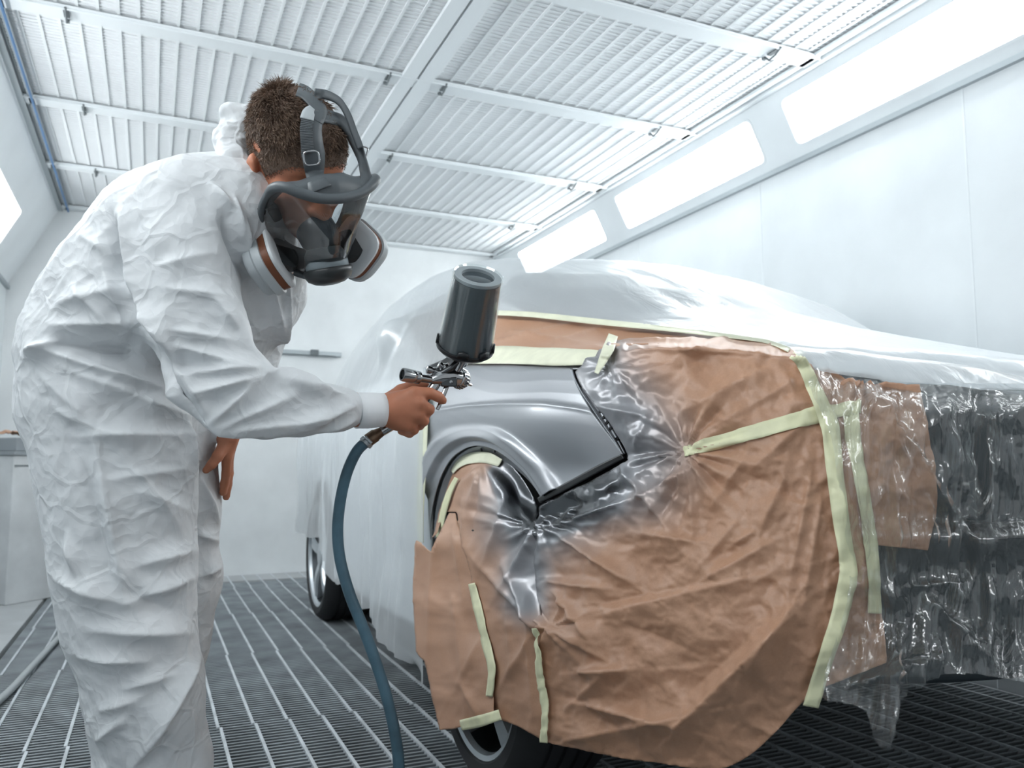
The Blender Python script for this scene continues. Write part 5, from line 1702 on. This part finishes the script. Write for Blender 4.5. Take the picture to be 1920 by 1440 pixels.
# lower strap behind the jaw
MB().tube([H(0.088, 0.072, -0.055), H(0.082, 0.045, -0.055), H(0.074, 0.015, -0.058), H(0.066, -0.02, -0.062)], 0.006, 10, flat=(HR, 0.4)).build('neck_strap', M_DARKRUBBER, resp)
MB().lathe(H(0.090, 0.066, -0.052), HR, [(0.002, 0.004), (0.005, 0.006), (0.005, 0.010), (0.002, 0.011)], 14).build('stud', M_CHROME, resp)

# ------------------------------------------------------------------ spray gun
M_GUN = mat('gun_chrome', (0.42, 0.43, 0.44), 0.16, 1.0)
M_GUNDARK = mat('gun_dark_metal', (0.09, 0.095, 0.10), 0.22, 0.9)
M_CUPDARK = mat('grey_paint_in_cup', (0.035, 0.052, 0.062), 0.14, coat=0.8)
M_CUPCLEAR = film_mat('clear_cup', 0.03, rough=0.05, bump=0.0, gloss=0.4)
M_COLLAR = mat('black_plastic', (0.012, 0.014, 0.016), 0.3)
M_LID = mat('grey_lid', (0.30, 0.34, 0.36), 0.3)
M_MARK = mat('cup_print', (0.02, 0.025, 0.03), 0.5)
M_HOSE = mat('blue_rubber_hose', (0.055, 0.115, 0.155), 0.45, bump=0.15, bscale=120, bdist=0.001, vary=0.35, vscale=14)
M_BRASS = mat('old_brass', (0.16, 0.11, 0.075), 0.4, 0.75, vary=0.3, vscale=80)
gun = empty('spray_gun', P(845, 702, 1.52), 'chrome paint spray gun with upright grey paint cup in the painter\'s hand', 'spray gun')
cax = unit(cdir(0.19, 0.845, 0.50))
cb = P(871, 655, 1.522)
body = MB()
# gun body
bd = 1.522
body.tube([P(808, 714, 1.510), P(826, 708, 1.515), P(845, 705, 1.522), P(862, 709, 1.53)], [S(10, bd), S(15, bd), S(18, bd), S(15, bd)], 18)
body.tube([P(848, 705, 1.522), P(858, 690, 1.522), P(866, 672, 1.522)], [S(11, bd), S(9, bd), S(12, bd)], 18)
body.tube([P(826, 712, 1.514), P(838, 696, 1.518), P(832, 684, 1.516)], [S(10, bd), S(11, bd), S(9, bd)], 12)
body.build('gun_body', M_GUN, gun, True, 50)
nz = unit(P(884, 722, 1.57) - P(850, 706, 1.525))
MB().lathe(P(858, 708, 1.532), nz, [(0.012, -0.004), (0.0180, 0.0), (0.0190, 0.004), (0.0190, 0.014), (0.0165, 0.016), (0.0150, 0.021), (0.008, 0.023), (0.004, 0.026)], 30).build('air_cap', M_GUN, gun, True, 30)
kn = MB()
for k in range(20):
    a = 2 * math.pi * k / 20
    e1 = unit(np.cross(nz, UP)); e2 = np.cross(nz, e1)
    r_ = math.cos(a) * e1 + math.sin(a) * e2
    kn.tube([P(858, 708, 1.532) + r_ * 0.0193 + nz * 0.003, P(858, 708, 1.532) + r_ * 0.0193 + nz * 0.013], 0.0011, 6)
kn.build('knurled_ring', M_GUN, gun)
MB().tube([P(868, 716, 1.556), P(884, 722, 1.566)], [0.004, 0.0028], 10).build('horn', M_GUN, gun)
MB().box(P(842, 716, 1.508), (S(15, bd), 0.004, S(9, bd)), np.stack([RT, FW, UP], 1)).build('side_plate', M_GUNDARK, gun, True, 40, bevel=0.002)
MB().lathe(P(846, 716, 1.504), -FW, [(0.001, 0.0035), (0.003, 0.003), (0.0034, 0)], 14).build('pivot_screw', M_GUN, gun)
MB().tube([P(828, 700, 1.508), P(846, 690, 1.51), P(857, 678, 1.514)], [S(6, bd), S(7, bd), S(6, bd)], 10).build('bracket', M_GUNDARK, gun, True, 60)
# rear air valve
ra = unit(P(750, 701, 1.472) - P(815, 714, 1.512))
k0 = P(784, 708, 1.490)
MB().tube([P(816, 713, 1.512), P(783, 708, 1.490)], [S(7, 1.5), S(8, 1.5)], 16).build('valve_stem', M_GUN, gun)
MB().lathe(k0, ra, [(0.007, -0.004), (0.0118, -0.002), (0.0122, 0.004), (0.0112, 0.006), (0.0122, 0.008), (0.0126, 0.012), (0.0126, 0.030), (0.0118, 0.033), (0.0092, 0.033), (0.0088, 0.022), (0.001, 0.021)], 30, cap=False).build('air_knob', M_GUN, gun, True, 35)
for (a, b, r_, nm) in (((800, 692, 1.505), (822, 698, 1.515), 8, 'fluid_knob'), ((822, 683, 1.51), (836, 690, 1.516), 7, 'fan_knob')):
    p0, p1 = P(*a), P(*b)
    x_ = unit(p1 - p0); L_ = np.linalg.norm(p1 - p0); R_ = S(r_, 1.5)
    MB().lathe(p0, x_, [(R_ * .7, 0), (R_, 0.001), (R_, L_ * .35), (R_ * .75, L_ * .4), (R_ * .75, L_ * .5), (R_, L_ * .55), (R_ * .9, L_)], 22).build(nm, M_GUN, gun, True, 35)
# grip and trigger
MB().tube([P(822, 714, 1.514), P(806, 735, 1.508), P(780, 766, 1.502), P(745, 790, 1.498), P(714, 810, 1.492)], [S(9, bd), S(10, bd), S(11, bd), S(11, bd), S(9, bd)], 18, flat=(FW, 0.8)).build('grip', M_GUN, gun, True, 60)
MB().tube([P(843, 712, 1.519), P(836, 728, 1.512), P(829, 746, 1.505), P(820, 768, 1.500)], [0.0055, 0.0048, 0.0045, 0.0035], 12, flat=(FW, 0.6)).build('trigger', M_GUN, gun, True, 60)
# paint cup
Lc = 0.148
cup = MB().lathe(cb, cax, [(0.0445, 0.004), (0.0495, 0.006), (0.0490, 0.03), (0.0460, 0.09), (0.0430, Lc - 0.004), (0.0395, Lc - 0.002)], 56).build('paint_cup', M_CUPDARK, gun, True, 40)
MB().lathe(cb, cax, [(0.0520, 0.006), (0.0512, 0.03), (0.0482, 0.09), (0.0452, Lc), (0.0465, Lc + 0.001), (0.0468, Lc + 0.005), (0.0440, Lc + 0.007), (0.0415, Lc + 0.004)], 56, cap=False).build('clear_shell', M_CUPCLEAR, gun, True, 40)
MB().lathe(cb, cax, [(0.0425, Lc - 0.003), (0.0425, Lc + 0.003), (0.030, Lc + 0.0035), (0.029, Lc - 0.012), (0.001, Lc - 0.013)], 56, cap=False).build('lid', M_LID, gun, True, 40)
MB().lathe(cb, cax, [(0.0288, Lc - 0.0125), (0.0285, Lc - 0.011), (0.001, Lc - 0.0112)], 40, cap=False).build('lid_recess', M_CUPDARK, gun, True, 40)
# collar with four lugs
col = MB().lathe(cb, cax, [(0.012, -0.018), (0.030, -0.010), (0.046, -0.004), (0.0545, 0.004), (0.0550, 0.010), (0.0525, 0.011), (0.0525, 0.005), (0.040, -0.001)], 56, cap=False).build('collar', M_COLLAR, gun, True, 35)
e1 = unit(np.cross(cax, FW)); e2 = np.cross(cax, e1)
for a in (4, 94, 184, 274, 140):
    th = np.radians(np.linspace(a - 12, a + 12, 7))
    outl = [cb + (math.cos(t) * e1 + math.sin(t) * e2) * 0.0545 + cax * 0.008 for t in th] + [cb + (math.cos(t) * e1 + math.sin(t) * e2) * 0.0535 + cax * (0.022 - 0.004 * abs(i - 3) / 3) for i, t in enumerate(th)]
    V = np.array(outl)
    o = mesh_obj('lug', V, grid_faces(2, 7), M_COLLAR, col, True)
    md = o.modifiers.new('thick', 'SOLIDIFY'); md.thickness = 0.003; md.offset = 0
MB().lathe(cb, cax, [(0.0095, -0.034), (0.0105, -0.030), (0.0105, -0.016)], 24).build('cup_neck', M_GUN, gun)
# printed scale lines round the cup
for a0, a1, a2 in ((52, 66, 72), (140, 152, 158)):
  mk = MB()
  for k in range(13):
    h = 0.025 + 0.0085 * k
    R_ = 0.0516 - (h - 0.02) * 0.05
    th = np.radians(np.linspace(a0, a1 if k % 2 else a2, 6))
    V = np.array([cb - (math.cos(t) * e1 + math.sin(t) * e2) * R_ + cax * hh_ for hh_ in (h, h + 0.0012) for t in th])
    mk.add(V, grid_faces(2, 6))
  mk.build('printed_scale', M_MARK, gun, False)

# ------------------------------------------------------------------ hose
hose_px = [(686, 829, 1.485), (668, 848, 1.480), (650, 888, 1.475), (638, 940, 1.47), (633, 995, 1.465), (638, 1050, 1.46), (655, 1112, 1.45), (680, 1175, 1.44), (705, 1242, 1.43), (726, 1310, 1.42), (741, 1378, 1.41), (748, 1440, 1.405), (748, 1540, 1.40), (735, 1640, 1.40)]
hp_ = [P(*q) for q in hose_px]
e_ = hp_[-1].copy(); e_[2] = 0.03
hp_ += [e_ + [-0.03, 0, 0.015], e_ + [-0.14, -0.05, -0.018], e_ + [-0.5, -0.25, -0.018]]
hose = empty('air_hose', P(686, 829, 1.485), 'blue rubber air hose hanging in a curve from the spray gun to the floor', 'hose')
MB().tube(catmull(hp_, 160), S(10.5, 1.46), 20).build('hose', M_HOSE, hose, True, None)
MB().tube([P(716, 809, 1.492), P(706, 815, 1.490), P(704, 816, 1.490), P(690, 826, 1.486)], [S(9, 1.49), S(11, 1.49), S(12.5, 1.49), S(12.5, 1.49)], 18).build('brass_fitting', M_BRASS, hose, True, 40)
MB().tube([P(697, 831, 1.47), P(686, 820, 1.47), P(681, 824, 1.475), P(678, 826, 1.48)], [S(3, 1.48)] * 4, 10).build('hose_clip', M_STEEL, hose)
cl_ = MB(); hd_ = unit(P(668, 848, 1.48) - P(690, 826, 1.486))
cl_.lathe(P(690, 826, 1.486), hd_, [(S(11.5, 1.49), 0), (S(13.5, 1.49), 0.001), (S(13.5, 1.49), 0.008), (S(11.5, 1.49), 0.009)], 24)
cl_.build('clamp', M_STEEL, hose)

# ------------------------------------------------------------------ things at the back of the booth
M_CAB = mat('scuffed_white_panel', (0.72, 0.74, 0.75), 0.25, vary=0.12, vscale=5)
M_TRAY = mat('grey_metal_tray', (0.30, 0.33, 0.35), 0.5)
M_RED = mat('red_plastic', (0.55, 0.05, 0.05), 0.5)
M_BLUE = mat('blue_pipe', (0.10, 0.22, 0.42), 0.5)
cab = empty('cabinet', (-0.78, 5.75, 0), 'low white scuffed metal cabinet against the back wall behind the painter', 'cabinet')
a_ = np.array([-0.80, 5.47, 0]); b2 = np.array([-0.42, 5.83, 0]); ex = unit(b2 - a_); ey = np.array([-ex[1], ex[0], 0.0])
Rm = np.stack([ex, ey, np.array([0, 0, 1.0])], 1)
cc_ = (a_ + b2) / 2 + ey * 0.10 + ex * 0.03
MB().box(cc_ + [0, 0, 0.43], (0.20, 0.10, 0.43), Rm).build('body', M_CAB, cab, False, bevel=0.006)
MB().box(cc_ + [0, 0, 0.872], (0.212, 0.112, 0.012), Rm).build('worktop', M_TRAY, cab, False, bevel=0.003)
MB().box(cc_ - ey * 0.101 + [0, 0, 0.80], (0.195, 0.002, 0.004), Rm).build('door_gap', M_DARKSTEEL, cab, False)
tray = MB().box(cc_ + [0, 0, 0.925], (0.18, 0.08, 0.04), Rm).build('tray', M_TRAY, None, False, bevel=0.006)
tag(tray, 'grey metal tray on the white cabinet under the crumpled brown paper', 'tray')
g = np.stack(np.meshgrid(np.linspace(-0.18, 0.20, 60), np.linspace(-0.10, 0.10, 30), indexing='ij'), -1).reshape(-1, 2)
pz = 0.972 + 0.035 + 0.03 * crumple(np.concatenate([g * 14, np.zeros((len(g), 1))], 1), 501) - 0.25 * (np.abs(g[:, 0]) / 0.24) ** 4 * 0.1
V = cc_ + np.outer(g[:, 0], ex) + np.outer(g[:, 1], ey); V[:, 2] = np.maximum(pz, 0.968)
o = mesh_obj('crumpled_paper', V, grid_faces(60, 30), M_PAPER); recalc(o)
md = o.modifiers.new('thick', 'SOLIDIFY'); md.thickness = 0.002
tag(o, 'crumpled brown paper lying on the grey tray at the left picture edge', 'crumpled paper')
rp = P(73, 893, 5.2)
o = MB().tube([rp + [0, 0, 0.09], rp, rp - [0, 0, 0.06]], 0.008, 10).build('red_handle', M_RED, cab)
cbl = [PL(-160, 1440, 2, 0.014), PL(0, 1312, 2, 0.014), PL(60, 1250, 2, 0.014), PL(126, 1182, 2, 0.014), PL(200, 1130, 2, 0.014), PL(300, 1110, 2, 0.014)]
o = MB().tube(catmull(cbl, 60), 0.013, 14).build('floor_cable', mat('grey_cable', (0.40, 0.43, 0.44), 0.5), None, True, None)
tag(o, 'grey cable lying across the floor grating at the left picture edge', 'cable')
o = MB().tube([(-0.60, 1.0, 2.566), (-0.60, 6.3, 2.566)], 0.006, 10).build('blue_pipe', M_BLUE, None)
tag(o, 'thin blue pipe along the left edge of the ceiling', 'pipe')
bar = empty('latch_bar', PL(583, 661, 1, YB - 0.03), 'dark horizontal latch bar on the white back wall, left of the car', 'latch bar')
p0, p1 = PL(480, 662, 1, YB - 0.025), PL(640, 660, 1, YB - 0.025)
MB().box((p0 + p1) / 2, ((p1[0] - p0[0]) / 2, 0.02, 0.016)).build('bar', M_STEEL, bar, False, bevel=0.003)
pm = PL(590, 661, 1, YB - 0.05)
MB().box(pm, (0.03, 0.012, 0.022)).build('latch', M_DARKSTEEL, bar, False, bevel=0.003)
